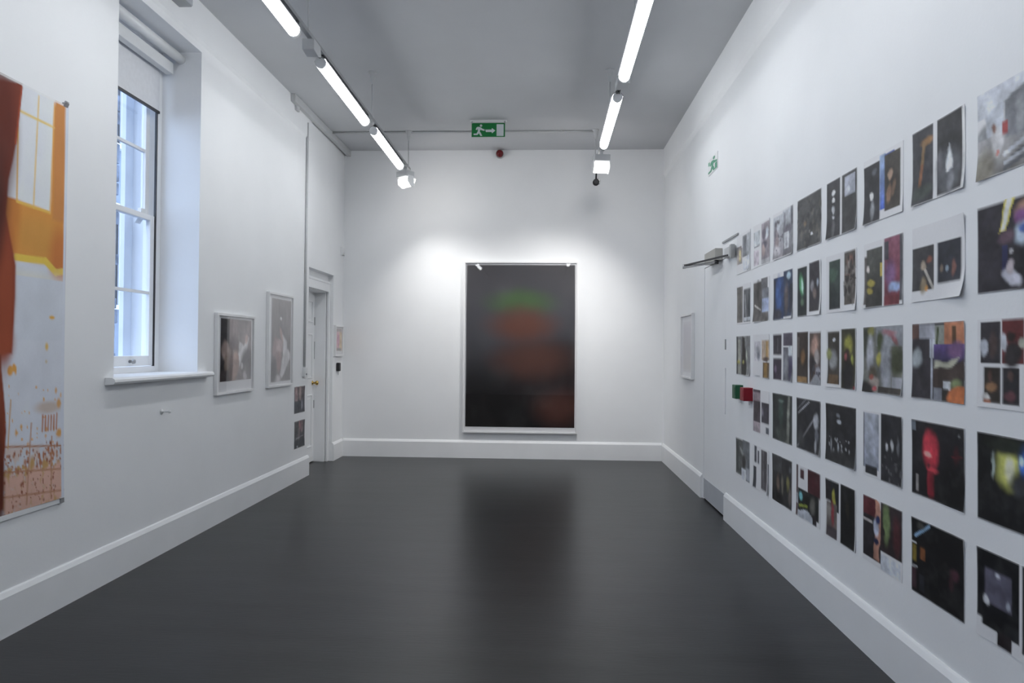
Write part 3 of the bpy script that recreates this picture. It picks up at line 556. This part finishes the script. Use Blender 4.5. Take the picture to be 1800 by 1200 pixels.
G[3, 5] = ('pair of dark photos, a grey globe and a yellow-lit figure', [('r', .06, .04, .46, .95, '#38342f'), ('e', .28, .16, .05, .035, '#b8bac0', .6), ('e', .24, .52, .14, .17, '#77787a', .6), ('e', .1, .42, .1, .08, '#767a44', .8), ('r', .1, .78, .42, .94, '#5a4630'), ('r', .53, .0, .98, 1, '#343422'), ('e', .76, .26, .12, .14, '#86842c', .8), ('e', .72, .46, .1, .16, '#2c1e18', .6), ('e', .68, .47, .05, .06, '#8a4448', .7), ('e', .74, .8, .2, .25, '#1c1a1c', .7), ('e', .9, .5, .04, .08, '#8a9030', .8), ('r', .92, .94, .98, 1, '#7c3038')])
G[3, 6] = ('sheet filled by one grey-green flower photo', [('r', 0, 0, 1, 1, '#63645f'), ('r', .35, .0, 1, .3, '#7e8187'), ('e', .12, .2, .14, .25, '#35382c', .7), ('e', .2, .08, .08, .08, '#6a6830', .7), ('e', .18, .42, .1, .25, '#9a9ca4', .6), ('e', .45, .25, .1, .16, '#3c4424', .6), ('e', .68, .1, .16, .05, '#8c5e64', .7), ('e', .82, .2, .1, .05, '#7e4a50', .7, 40), ('e', .6, .6, .14, .4, '#8e9199', .6), ('e', .42, .5, .06, .1, '#989234', .6), ('e', .85, .5, .16, .25, '#363a26', .7), ('e', .25, .7, .1, .1, '#50483a', .7), ('e', .28, .86, .12, .1, '#9c8e86', .6), ('e', .22, .76, .05, .04, '#8c4a3e', .7), ('e', .1, .95, .2, .12, '#211f1e', .7), ('e', .3, .93, .06, .03, '#a84a50', .7), ('r', .4, .9, 1, 1, '#37332f'), ('r', .75, .75, 1, .9, '#85878f')])
G[3, 7] = ('full collage of orange, purple and a dark arm', [('r', 0, 0, 1, 1, '#302d33'), ('r', 0, 0, .14, .2, '#5c423c'), ('r', .15, .02, .46, .2, '#9496a0'), ('r', .36, .2, .46, .45, '#a2a6b0'), ('r', .46, .03, .66, .3, '#7f837c'), ('l', .52, .08, .5, .28, .04, '#3a4426'), ('r', .64, 0, 1, .28, '#a86a48'), ('r', .78, .05, .85, .28, '#4e3824'), ('g', .44, .28, 1, .5, '#54407a', '#34304c'), ('e', .85, .35, .14, .1, '#66486e', .7), ('e', .1, .45, .1, .12, '#8c9498', .6), ('p', [(.44, .5), (.7, .5), (.92, .42), (.8, .56), (.44, .6)], '#9a9a88', .03), ('p', [(.44, .6), (.8, .56), (1, .45), (1, .72), (.44, .85)], '#3d322e', .03), ('r', .62, .74, .76, .86, '#b6bac0'), ('e', .85, .78, .1, .06, '#6d7a52', .8), ('r', .44, .84, .6, 1, '#777a84'), ('r', .6, .84, .72, 1, '#2b2822'), ('e', .9, .93, .2, .12, '#b0602c', .3), ('r', .38, .2, .42, 1, '#8f929c')])
G[3, 8] = ('white sheet with four little dark portraits in a block', [('r', .05, .03, .34, .50, '#2a272c'), ('e', .10, .32, .06, .09, '#a4a8b2', .5), ('e', .24, .3, .06, .14, '#3f3230', .7), ('r', .36, .02, .66, .50, '#682a2c'), ('e', .5, .4, .12, .14, '#2a2628', .5), ('e', .48, .2, .06, .06, '#2c201e', .6), ('e', .62, .28, .04, .06, '#9a9c90', .6), ('e', .38, .26, .04, .1, '#a8acb4', .5), ('r', .10, .54, .34, .94, '#2c2622'), ('e', .22, .76, .08, .05, '#7c5a3c', .7), ('e', .2, .64, .04, .05, '#523830', .7), ('e', .14, .88, .05, .04, '#a8a6a4', .6), ('r', .10, .91, .2, .94, '#8c4c2c'), ('r', .37, .54, .60, .94, '#27252a'), ('e', .48, .64, .04, .05, '#54403a', .7), ('e', .48, .86, .07, .05, '#643c42', .7), ('r', .70, .0, 1, 1, '#26232c'), ('r', .73, .15, .86, .38, '#9a8c84'), ('e', .86, .24, .05, .1, '#7a4a42', .6), ('r', .84, .92, 1, 1, '#1c2450')])
G[4, 2] = ('sheet with a faded pink strip and dark squares', [('r', .03, .0, .48, 1, '#90848a'), ('r', .03, .0, .48, .06, '#3a3238'), ('r', .05, .26, .48, .76, '#3d353a'), ('r', .55, .27, 1, .74, '#37343b'), ('e', .6, .5, .05, .1, '#6a6670', .8), ('r', .82, .82, 1, .96, '#4c4f58')])
G[4, 3] = ('dark green sheet with a pale stripe at the right', [('r', 0, 0, 1, 1, '#262b2a'), ('e', .45, .4, .12, .35, '#2f3d38', .8), ('e', .45, .14, .14, .03, '#5d6f66', .8), ('p', [(.8, .02), (.9, .02), (.86, 1), (.7, 1)], '#75776f', .06), ('e', .5, .85, .3, .16, '#3b403c', .8)])
G[4, 4] = ('black sheet crossed by thin pale diagonal lines', [('r', 0, 0, 1, 1, '#252529'), ('l', .08, .3, .55, .05, .03, '#8c8c92'), ('l', .05, .22, .4, .02, .02, '#6c6c72'), ('l', .05, .95, .8, .3, .035, '#77777c'), ('e', .82, .38, .1, .14, '#94969c', .6), ('e', .85, .65, .06, .14, '#5c5e66', .7), ('e', .82, .85, .04, .12, '#9a9ca2', .7), ('e', .2, .8, .14, .14, '#3a3a3c', .8)])
G[4, 5] = ('black sheet scattered with tiny white lights', [('r', 0, 0, 1, 1, '#1f1f22'), ('e', .45, .28, .06, .04, '#b0b6c0', .6), ('e', .42, .18, .05, .03, '#7c8088', .8), ('n', .12, .55, .8, .85, '#85868b', 22, .022, 5), ('e', .45, .76, .03, .1, '#a0a2a8', .7), ('e', .2, .7, .03, .12, '#77797e', .8), ('e', .5, .9, .5, .12, '#29292a', .8)])
G[4, 6] = ('pale grey photo beside a black one with flames', [('r', .0, .03, .04, .88, '#4c4f58'), ('g', .03, .03, .42, .88, '#9398a2', '#8a90a0'), ('e', .3, .45, .1, .3, '#a4aab8', .8), ('r', .06, .84, .38, .97, '#26272b'), ('r', .48, .0, 1, 1, '#222226'), ('e', .62, .48, .03, .05, '#b0b2b8', .7), ('e', .75, .45, .035, .08, '#b4b6ba', .7), ('e', .9, .42, .03, .12, '#66686e', .8), ('n', .5, .6, 1, .98, '#4a4a4e', 12, .03, 4)])
G[4, 7] = ('black sheet with a glowing red figure', [('r', 0, 0, 1, 1, '#17161a'), ('r', 0, .02, .09, .14, '#67707a'), ('e', .38, .36, .14, .22, '#a82034', .6), ('e', .34, .28, .09, .14, '#b8283c', .7), ('e', .33, .42, .07, .035, '#dc7a74', .7), ('e', .42, .6, .1, .04, '#b83040', .7), ('e', .35, .56, .03, .03, '#5a2028', .7), ('r', .32, .64, .45, .95, '#741424'), ('e', .38, .8, .06, .16, '#8c1a2c', .8), ('e', .85, .35, .05, .1, '#38141a', .8), ('l', .78, .38, .95, .36, .02, '#54141c'), ('r', .09, .72, .14, .95, '#8f8a88'), ('e', .8, .8, .35, .3, '#0c0c0e', .7), ('e', .9, .12, .02, .02, '#6c7070', .8)])
G[4, 8] = ('black sheet with a yellow and blue glow in the middle', [('r', 0, 0, 1, 1, '#0f1012'), ('e', .44, .32, .15, .22, '#a4a648', .7), ('e', .46, .34, .06, .12, '#dadca8', .8), ('e', .66, .26, .08, .16, '#2f5fae', .8), ('e', .62, .22, .03, .05, '#a4c4e8', .7), ('e', .24, .34, .025, .14, '#8c9894', .6, -5), ('e', .6, .48, .14, .12, '#303236', .8), ('e', .95, .6, .06, .06, '#54545c', .8), ('e', .4, .1, .3, .1, '#1c211a', .8)])
G[5, 1] = ('sheet with a grey street photo above two white notches', [('r', 0, .03, .55, .92, '#4e504e'), ('r', .5, .0, 1, .98, '#5b5e62'), ('e', .5, .35, .25, .06, '#8c8e8e', .8, 30), ('e', .6, .55, .12, .2, '#2d2a2a', .7), ('r', .05, .1, .2, .85, '#3c3f3e'), ('r', .42, .72, .75, 1, '#b4b8c0'), ('r', .75, .66, 1, .95, '#898c94')])
G[5, 2] = ('white sheet with a few thin dark vertical strips', [('r', .12, .02, .26, .40, '#4a4b52'), ('r', .32, .10, .42, .40, '#55575e'), ('r', .06, .50, .24, 1, '#3a3c43'), ('r', .55, .04, .90, .94, '#4a4649'), ('r', .62, .04, .72, .94, '#5d5a5e'), ('r', .94, .3, 1, 1, '#4b5058')])
G[5, 3] = ('dark sheet with blurred amber and pale figures', [('r', 0, 0, 1, 1, '#2b2a2b'), ('r', 0, 0, .5, .35, '#3a3a3c'), ('e', .3, .6, .07, .2, '#5a4a40', .8), ('e', .52, .58, .06, .16, '#6d685c', .8), ('e', .8, .5, .07, .14, '#6e6a3c', .8), ('e', .9, .75, .06, .18, '#5c5450', .8), ('e', .25, .9, .3, .16, '#151314', .8), ('e', .9, .2, .05, .06, '#50525a', .8)])
G[5, 4] = ('patchwork sheet of black, dark red and green blocks', [('r', .0, .0, .08, 1, '#3a2024'), ('r', .18, .06, .34, .24, '#3c1c24'), ('r', .5, .0, 1, .46, '#421a20'), ('r', .08, .44, .95, .9, '#191b1a'), ('p', [(.08, .88), (.5, .80), (.8, .94), (.8, 1), (.08, 1)], '#a6abb4'), ('e', .2, .58, .07, .09, '#5a9aa0', .6), ('l', .15, .78, .48, .72, .05, '#6f7a24'), ('e', .7, .68, .1, .16, '#55534e', .7), ('r', .70, .82, .86, 1, '#221d20'), ('r', .0, .55, .08, .75, '#8f9096')])
G[5, 5] = ('sheet with a yellow streak and a black door-like photo', [('r', .0, .02, .20, .38, '#1e1a1e'), ('r', .18, .02, .46, .52, '#1b1d22'), ('e', .3, .34, .05, .16, '#98942c', .5), ('r', .04, .40, .40, 1, '#5c5450'), ('e', .24, .6, .05, .2, '#84343a', .8), ('e', .12, .55, .06, .12, '#7a7672', .8), ('r', .05, .82, .40, 1, '#3f383c'), ('r', .52, .0, .98, 1, '#0f1011'), ('e', .75, .4, .06, .14, '#2c2a22', .8)])
G[5, 6] = ('sheet with a red-brown interior and a green figure', [('r', 0, .0, .38, .28, '#4a1a20'), ('r', 0, .28, .48, .92, '#232024'), ('l', .02, .36, .24, .37, .04, '#a09a98'), ('p', [(.36, .0), (.48, .02), (.44, .9), (.3, .92)], '#a07260', .02), ('e', .36, .42, .06, .12, '#aab0d0', .5), ('e', .40, .3, .05, .06, '#1c2850', .6), ('e', .36, .62, .06, .05, '#1c2444', .6), ('r', .48, .0, 1, .72, '#2a2124'), ('e', .62, .3, .09, .26, '#66784a', .6), ('e', .54, .42, .05, .05, '#24201e', .6), ('e', .88, .4, .09, .24, '#4c2428', .8), ('r', .48, .76, .96, 1, '#aeb3bc')])
G[5, 7] = ('black sheet with a pale blue light bar', [('r', 0, 0, 1, 1, '#0d0d0f'), ('l', .08, .24, .36, .04, .04, '#7fa4cc'), ('l', .0, .34, .1, .33, .02, '#b0b2b6'), ('r', .02, .36, .10, .58, '#6a5a14'), ('r', .18, .36, .28, .52, '#5e3618'), ('l', .0, .66, .12, .65, .02, '#a4a6aa'), ('r', .0, .68, .1, .95, '#38222a'), ('r', .16, .72, .26, .94, '#26282e'), ('e', .82, .5, .08, .07, '#482a34', .8), ('e', .76, .62, .04, .1, '#321a22', .8), ('e', .2, .08, .08, .05, '#3c3c38', .8)])
G[5, 8] = ('black sheet with a grey screen and stepped lower edge', [('r', 0, 0, .60, .78, '#0d0e12'), ('r', .12, .2, .50, .58, '#4f4d5c'), ('e', .32, .24, .03, .03, '#a0a4ae', .8), ('e', .14, .56, .04, .05, '#b8bac0', .6), ('e', .45, .52, .03, .04, '#9298a4', .7), ('r', .08, .7, .60, .86, '#101114'), ('r', .30, .84, .50, 1, '#1c1418'), ('r', .64, .0, 1, .92, '#0b0c0e'), ('e', .8, .3, .05, .1, '#24262a', .8)])
COLY = {1: 5.665, 2: 5.222, 3: 4.778, 4: 4.335, 5: 3.893, 6: 3.447, 7: 3.003, 8: 2.562}
ROWZ = {1: 2.387, 2: 1.978, 3: 1.571, 4: 1.166, 5: .752}
rown = {1: 'top row', 2: 'second row', 3: 'middle row', 4: 'fourth row', 5: 'bottom row'}
coln = {1: 'nearest the door', 2: 'second from door', 3: 'third from door', 4: 'fourth from door', 5: 'fifth from door', 6: 'sixth from door', 7: 'seventh from door', 8: 'rightmost'}
if True:
    rng = random.Random(11)
    for (r, c), (lab, ops) in sorted(G.items()):
        cu = [rng.choice((0, .002, .003)), rng.choice((0, .002, .004)), rng.choice((0, .004, .008)), rng.choice((0, .004, .010))]
        if (r, c) == (2, 7): cu = [0, .008, .004, .022]
        nx, ny = (52, 46) if c > 4 else (40, 36)
        o = sheet('photo_print', (XR, COLY[c], ROWZ[r]), (0, -1, 0), (-1, 0, 0), .367, .314, ops, nx, ny, curl=cu)
        tag(o, '%s, %s %s' % (lab, rown[r], coln[c]), 'print', 'photo prints pinned in a grid on the right wall')

# pale framed sheet beyond the flush door
pp = [('r', 0, 0, 1, 1, '#b4b2b6'), ('g', .05, .1, .95, .95, '#b0aeb4', '#b4b2b2')]
framed('framed_sheet', 'white-framed blank-looking pale sheet on the right wall beyond the flush door', 'picture', (XR, 7.80, 1.845), (0, -1, 0), (-1, 0, 0), .58, .70, .02, .035, pp, 12, 14, mount=(.05, .06, .03, .05), glaze=False, tone=0)

# ------------------------------------------------------------------ tracks, tubes, rods, floods
TXL, TXR, TZ = -1.663, .609, 3.64
def track(x, label):
    o = (x, 2.6, 3.62)
    t = thing('lighting_track', label, 'light track', o, 'suspended lighting tracks')
    MB().box(x - .017, x + .017, -3.2, 8.30, TZ - .012, TZ + .016).build('rail', 'lightgrey' if x > 0 else 'grey', t, o)
    for y in (8.24, 6.466, 4.69, 2.915, 1.14, -.635, -2.41):
        rd_ = MB().tube((x, y, TZ + .014), (x, y, ZC - .10), .0065, n=8).build('suspension_rod', 'lightgrey', t, o)
        MB().lathe((x, y, ZC), (0, 0, -1), [(0, .042), (.006, .042), (.008, .030), (.05, .027), (.10, .016), (.115, .010)], 16).build('ceiling_cup', 'lightgrey', rd_, o).location = (0, 0, 0)
    return t
track(TXL, 'grey suspended light track on the left side of the ceiling')
track(TXR, 'grey suspended light track on the right side of the ceiling')

def tube_light(x, y0, y1, label, z0=3.572, z1=3.558):
    o = (x, (y0 + y1) / 2, 3.5)
    t = thing('tube_light', label, 'light', o, 'fluorescent tube lights')
    zn, zf = z0, z1
    n = 16; R_ = .041
    MB().tube((x, y0 + .03, zn), (x, y1 - .03, zf), R_ , n=24).build('tube', 'tube', t, o)
    # shallow reflector hood over the upper half of the tube
    hood = MB(); pts = []
    for k in range(9):
        a = math.radians(12 + 156 * k / 8); pts.append((math.cos(a) * .051, math.sin(a) * .051))
    for k in range(8, -1, -1):
        a = math.radians(12 + 156 * k / 8); pts.append((math.cos(a) * .046, math.sin(a) * .046))
    i0 = len(hood.v); kN = len(pts)
    hood.v += [(x + a, y0 + .02, zn + b) for a, b in pts] + [(x + a, y1 - .02, zf + b) for a, b in pts]
    hood.f.append(tuple(range(kN))); hood.f.append(tuple(kN + i for i in reversed(range(kN))))
    for i in range(kN):
        j = (i + 1) % kN; hood.f.append((i, kN + i, kN + j, j))
    hood.build('reflector_hood', 'hood', t, o)
    for (ya, yb, zz) in ((y0, y0 + .03, zn), (y1 - .03, y1, zf)):
        MB().tube((x, ya, zz), (x, yb, zz), .0405, n=20).build('end_cap', 'white', t, o)
        xx = TXL if x < 0 else TXR
        MB().box(xx - .011, xx + .011, ya, yb, zz + .035, TZ - .012).build('track_adapter', 'darkmetal', t, o)
    return t
wl = ['nearest the end wall', 'second from the end wall', 'third from the end wall', 'fourth from the end wall, added out of view', 'fifth from the end wall, added out of view', 'sixth from the end wall', 'seventh from the end wall']
LT = [(6.58, 7.85), (4.99, 6.30), (3.22, 4.48), (1.6, 2.85), (0.0, 1.25)]  # tubes towards the viewer are out of view, added as fill light
RT = [(5.74, 7.08), (4.02, 5.31), (2.4, 3.65), (.8, 2.05)]  # here too the unseen tubes overhead are added to brighten the room
for i, (a, b) in enumerate(LT):
    tube_light(-1.678, a, b, 'lit fluorescent tube on the left track, ' + wl[i])
for i, (a, b) in enumerate(RT):
    tube_light(.607, a, b, 'lit fluorescent tube on the right track, ' + wl[i])

# feed boxes in the tracks
o_ = (TXL, 4.78, 3.53)
jb = thing('track_feed_box', 'grey feed box with dark wires between two tubes on the left track', 'box', o_)
MB().prism([(4.72, 3.55), (4.82, 3.535), (4.88, 3.56), (4.86, 3.627), (4.72, 3.627)], 0, TXL - .055, TXL + .032).build('box_body', 'lightgrey', jb, o_, bevel=.004)
for dx in (-.012, .012): MB().tube((TXL + dx, 4.88, 3.575), (TXL + dx, 4.98, 3.60), .006, n=8).build('wire', 'black', jb, o_)
o_ = (TXR, 5.5, 3.55)
jb = thing('track_feed_box', 'small grey feed box between two tubes on the right track', 'box', o_)
MB().prism([(5.42, 3.56), (5.56, 3.56), (5.60, 3.60), (5.60, 3.627), (5.42, 3.627)], 0, TXR - .04, TXR + .06).build('box_body', 'lightgrey', jb, o_, bevel=.004)
for dx in (-.01, .01): MB().tube((TXR + dx, 5.60, 3.60), (TXR + dx, 5.735, 3.60), .006, n=8).build('wire', 'black', jb, o_)

def flood(x, y, z, rz, tilt, target, label):
    o = (x, y, z)
    t = thing('flood_light', label, 'light', o, 'wall flood lights', rz)
    MB().box(-.03, .03, -.03, .03, -.02, .0).tube((0, 0, -.075), (0, 0, -.02), .02, n=14).build('stem', 'lightgrey', t)
    MB().box(-.085, .085, -.07, .07, -.145, -.075).build('gear_box', 'lightgrey', t, bevel=.005)
    for s in (-1, 1): MB().prism([(-.03, -.13), (.05, -.13), (.07, -.255), (.02, -.265), (-.04, -.2)], 0, s * .085, s * .092).build('side_plate', 'white', t, bevel=.002)
    MB().prism([(-.055, -.165), (.10, -.150), (.06, -.25), (.02, -.262), (-.045, -.235)], 0, -.078, .078).build('lamp_head', 'diffuser', t, bevel=.006)
    # lens on the front of the head, facing the end wall
    a = Vector((.0, .0805, -.1975)); 
    mb = MB(); v = [(-.07, .0985, -.156), (.07, .0985, -.156), (.07, .0625, -.246), (-.07, .0625, -.246)]
    nrm = Vector((0, .928, -.371))
    mb.v = v + [tuple(Vector(q) + nrm * .004) for q in v]; mb.f = [(0, 1, 2, 3), (7, 6, 5, 4), (0, 4, 5, 1), (1, 5, 6, 2), (2, 6, 7, 3), (3, 7, 4, 0)]
    mb.build('lens', 'floodlens', t)
    ld = bpy.data.lights.new('flood_beam', 'SPOT'); ld.energy = FLOOD_LEFT if x < 0 else FLOOD_RIGHT; ld.spot_size = math.radians(100); ld.spot_blend = 1.0; ld.shadow_soft_size = .07; ld.color = (1.0, .98, .95)
    lo_ = bpy.data.objects.new('flood_beam', ld); C.objects.link(lo_)
    wp = Vector((x, y, z)) + Matrix.Rotation(rz, 3, 'Z') @ Vector((0, .115, -.21))
    lo_.location = wp
    lo_.rotation_euler = (Vector(target) - wp).to_track_quat('-Z', 'Y').to_euler()
    return t
flood(-1.663, 8.06, 3.628, math.radians(-38), 0, (-.95, YB, .3), 'white flood light at the far end of the left track')
flood(.612, 7.42, 3.628, math.radians(8), 0, (-.25, YB, .55), 'white flood light at the far end of the right track above the camera')

o_ = (.585, 8.0, 3.36)
sc = thing('security_camera', 'small black camera hanging under the right flood light', 'camera', o_)
MB().tube((.60, 8.0, 3.43), (.607, 8.0, 3.628), .010, n=10).build('stem', 'matteblack', sc, o_)
MB().lathe((.598, 7.94, 3.40), (0, 1, 0), [(0, .025), (.006, .036), (.05, .038), (.07, .03), (.085, .012)], 20).build('body', 'matteblack', sc, o_)
MB().lathe((.598, 7.936, 3.40), (0, 1, 0), [(0, .016), (.01, .02)], 16).build('lens', 'matteblack', sc, o_)
MB().tube((.62, 8.02, 3.455), (.65, 8.02, 3.42), .010, n=8).tube((.65, 8.02, 3.42), (.635, 8.01, 3.39), .010, n=8).build('swivel_bracket', 'grey', sc, o_)

# ------------------------------------------------------------------ exit sign
SG = [(330, 465), (345, 420), (375, 403), (410, 408), (440, 420), (470, 445), (520, 465), (512, 492), (452, 478), (430, 464), (415, 500), (440, 540), (468, 597), (428, 597), (402, 552), (388, 547), (366, 578), (288, 578), (284, 550), (350, 545), (376, 492), (371, 445), (354, 472)]
AR = [(530, 465), (662, 465), (668, 434), (738, 485), (672, 542), (660, 516), (542, 516)]
SY = 7.86
sx0, sx1, sz0, sz1 = -.850, -.463, 3.902, 4.062
def suv(p): return (sx0 + (p[0] - 245) / 695 * (sx1 - sx0), sz1 - (p[1] - 325) / 290 * (sz1 - sz0))
o_ = ((sx0 + sx1) / 2, SY, sz0)
es = thing('exit_sign', 'green exit sign with running figure, arrow and door under the ceiling', 'sign', o_)
MB().box(sx0, sx1, SY - .006, SY + .006, sz0, sz1).build('sign_plate', 'green', es, o_)
circ = [(440 + 26 * math.cos(a * math.pi / 8), 380 + 26 * math.sin(a * math.pi / 8)) for a in range(16)]
MB().prism([suv(p) for p in SG], 1, SY - .0075, SY - .0058).prism([suv(p) for p in circ], 1, SY - .0075, SY - .0058).build('running_figure', 'signwhite', es, o_)
MB().prism([suv(p) for p in AR], 1, SY - .0075, SY - .0058).build('arrow', 'signwhite', es, o_)
MB().prism([suv(p) for p in ((765, 352), (912, 352), (912, 600), (765, 600))], 1, SY - .0075, SY - .0058).build('door_symbol', 'signwhite', es, o_)
MB().box(sx0 - .02, sx1 + .02, SY - .018, SY + .018, ZC - .014, ZC - .0005).build('ceiling_bar', 'white', es, o_, bevel=.003)
for xx in (sx0 + .004, sx1 - .004): MB().box(xx - .008, xx + .008, SY - .008, SY + .008, sz1 - .004, ZC - .012).build('hanger', 'grey', es, o_)

# green running-man plate on the right wall
o_ = (XR, 6.46, 3.14)
ws = thing('exit_plate', 'small pale wall plate with green running figure high above the flush door', 'sign', o_)
MB().box(XR - .006, XR - .0005, 6.30, 6.64, 3.125, 3.275).build('plate', 'white', ws, o_)
def wuv(p): return (6.66 - (p[0] - 270) / 260 * .36, 3.272 - (p[1] - 340) / 270 * .145)
MB().prism([wuv(p) for p in SG], 0, XR - .0085, XR - .0058).prism([wuv(p) for p in circ], 0, XR - .0085, XR - .0058).build('running_figure', 'wallgreen', ws, o_)
MB().prism([wuv(p) for p in ((470, 500), (520, 500), (520, 600), (470, 600))], 0, XR - .0085, XR - .0058).prism([wuv(p) for p in ((290, 380), (320, 380), (320, 440), (290, 440))], 0, XR - .0085, XR - .0058).build('arrow', 'wallgreen', ws, o_)

# red beacon
o_ = (-.597, YB, 3.98)
bc = thing('alarm_beacon', 'round dark red alarm beacon high on the end wall beside the exit sign', 'alarm', o_)
MB().lathe((-.597, YB - .0005, 4.035), (0, -1, 0), [(0, .058), (.03, .056), (.034, .05)], 24).build('base', 'lightgrey', bc, o_)
MB().lathe((-.597, YB - .034, 4.030), (0, -1, 0), [(0, .048), (.03, .050), (.055, .046), (.075, .034), (.086, .016), (.089, .003)], 24).build('lens', 'darkred', bc, o_)

# call points
def callpoint(y, x_out, m, z0, z1, label, pan):
    o_ = (XR, y, z0)
    t = thing('call_point', label, 'call point', o_, 'break-glass call points')
    MB().box(XR - x_out, XR - .0005, y - .048, y + .048, z0, z1).build('housing', m, t, o_, bevel=.004)
    MB().box(XR - x_out - .002, XR - x_out + .001, y - .03, y + .03, z0 + .03, z1 - .02).build('press_panel', pan, t, o_)
    MB().box(XR - .03, XR - .02, y - .04, y - .03, z0 - .03, z0).build('cable_gland', 'white', t, o_)
    return t
callpoint(5.525, .062, 'darkgreen', 1.07, 1.18, 'green break-glass call point beside the flush door', 'darkgreen')
callpoint(5.27, .072, 'red', 1.072, 1.172, 'red break-glass call point next to the green one', 'red')

# ------------------------------------------------------------------ wall services on the left
o_ = (XL, 7.49, 1.13)
cd = thing('cable_conduit', 'thin grey conduit running up the left wall to the trunking', 'conduit', o_)
MB().tube((XL + .013, 7.49, 1.22), (XL + .013, 7.505, 3.96), .0125, n=12).build('pipe', 'lightgrey', cd, o_)
MB().box(XL + .0005, XL + .035, 7.455, 7.53, 1.12, 1.225).build('switch_box', 'white', cd, o_, bevel=.004)
MB().tube((XL + .035, 7.49, 1.15), (XL + .043, 7.49, 1.15), .010, n=12).build('button', 'grey', cd, o_)
o_ = (XL, 8.0, 3.99)
tk = thing('cable_trunking', 'grey-white boxed trunking along the ceiling corner above the left door', 'trunking', o_)
MB().box(XL + .0145, XL + .062, 6.985, YB - .001, 4.015, ZC - .001).build('trunk', 'lightgrey', tk, o_, bevel=.003)
MB().box(XL + .0145, XL + .04, 7.10, 7.18, 3.965, 4.015).build('outlet', 'lightgrey', tk, o_, bevel=.003)
o_ = (-1.0, 8.25, ZC - .03)
cc = thing('ceiling_conduit', 'thin grey conduit crossing the ceiling behind the exit sign', 'conduit', o_)
MB().tube((XL + .063, 8.25, ZC - .013), (TXR - .03, 8.25, ZC - .013), .012, n=12).build('pipe', 'lightgrey', cc, o_)
for x in (-2.0, -.9, .2): MB().box(x - .012, x + .012, 8.23, 8.27, ZC - .028, ZC - .0005).build('saddle', 'lightgrey', cc, o_)

o_ = (XL, 4.69, 3.87)
vb = thing('junction_box', 'grey square box on the plaster band above the window', 'box', o_)
MB().box(XL + .0145, XL + .11, 4.60, 4.80, 3.90, 4.03).build('box_body', 'grey', vb, o_, bevel=.004)
MB().box(XL + .11, XL + .118, 4.605, 4.795, 3.905, 4.025).build('box_lid', 'kick', vb, o_, bevel=.002)
o_ = (XL, 4.67, .98)
hk = thing('wall_peg', 'small white peg on the wall below the window sill', 'peg', o_)
MB().lathe((XL + .0005, 4.67, .99), (1, 0, 0), [(0, .016), (.006, .016), (.008, .007), (.05, .007), (.052, .012), (.062, .012), (.064, .003)], 14).build('peg', 'white', hk, o_)
MB().lathe((XL + .0005, 4.67, .99), (1, 0, 0), [(0, .022), (.004, .02)], 16).build('rosette', 'white', hk, o_)
o_ = (XF, 8.93, 2.66)
sn = thing('motion_sensor', 'tiny white sensor box high in the left back corner', 'sensor', o_)
MB().prism([(XF + .0005, 2.665), (XF + .03, 2.675), (XF + .045, 2.71), (XF + .04, 2.765), (XF + .0005, 2.775)], 1, 8.90, 8.965).build('housing', 'white', sn, o_, bevel=.003)
MB().box(XF + .02, XF + .04, 8.912, 8.953, 2.664, 2.674).build('sensor_lens', 'grey', sn, o_)
o_ = (XF, 8.80, 1.10)
ph = thing('entry_handset', 'small black handset on the wall under the pink print', 'handset', o_)
MB().box(XF + .0005, XF + .045, 8.765, 8.835, 1.14, 1.25).build('body', 'black', ph, o_, bevel=.01)
MB().tube((XF + .02, 8.80, 1.09), (XF + .02, 8.80, 1.14), .004, n=8).build('cable', 'lightgrey', ph, o_)
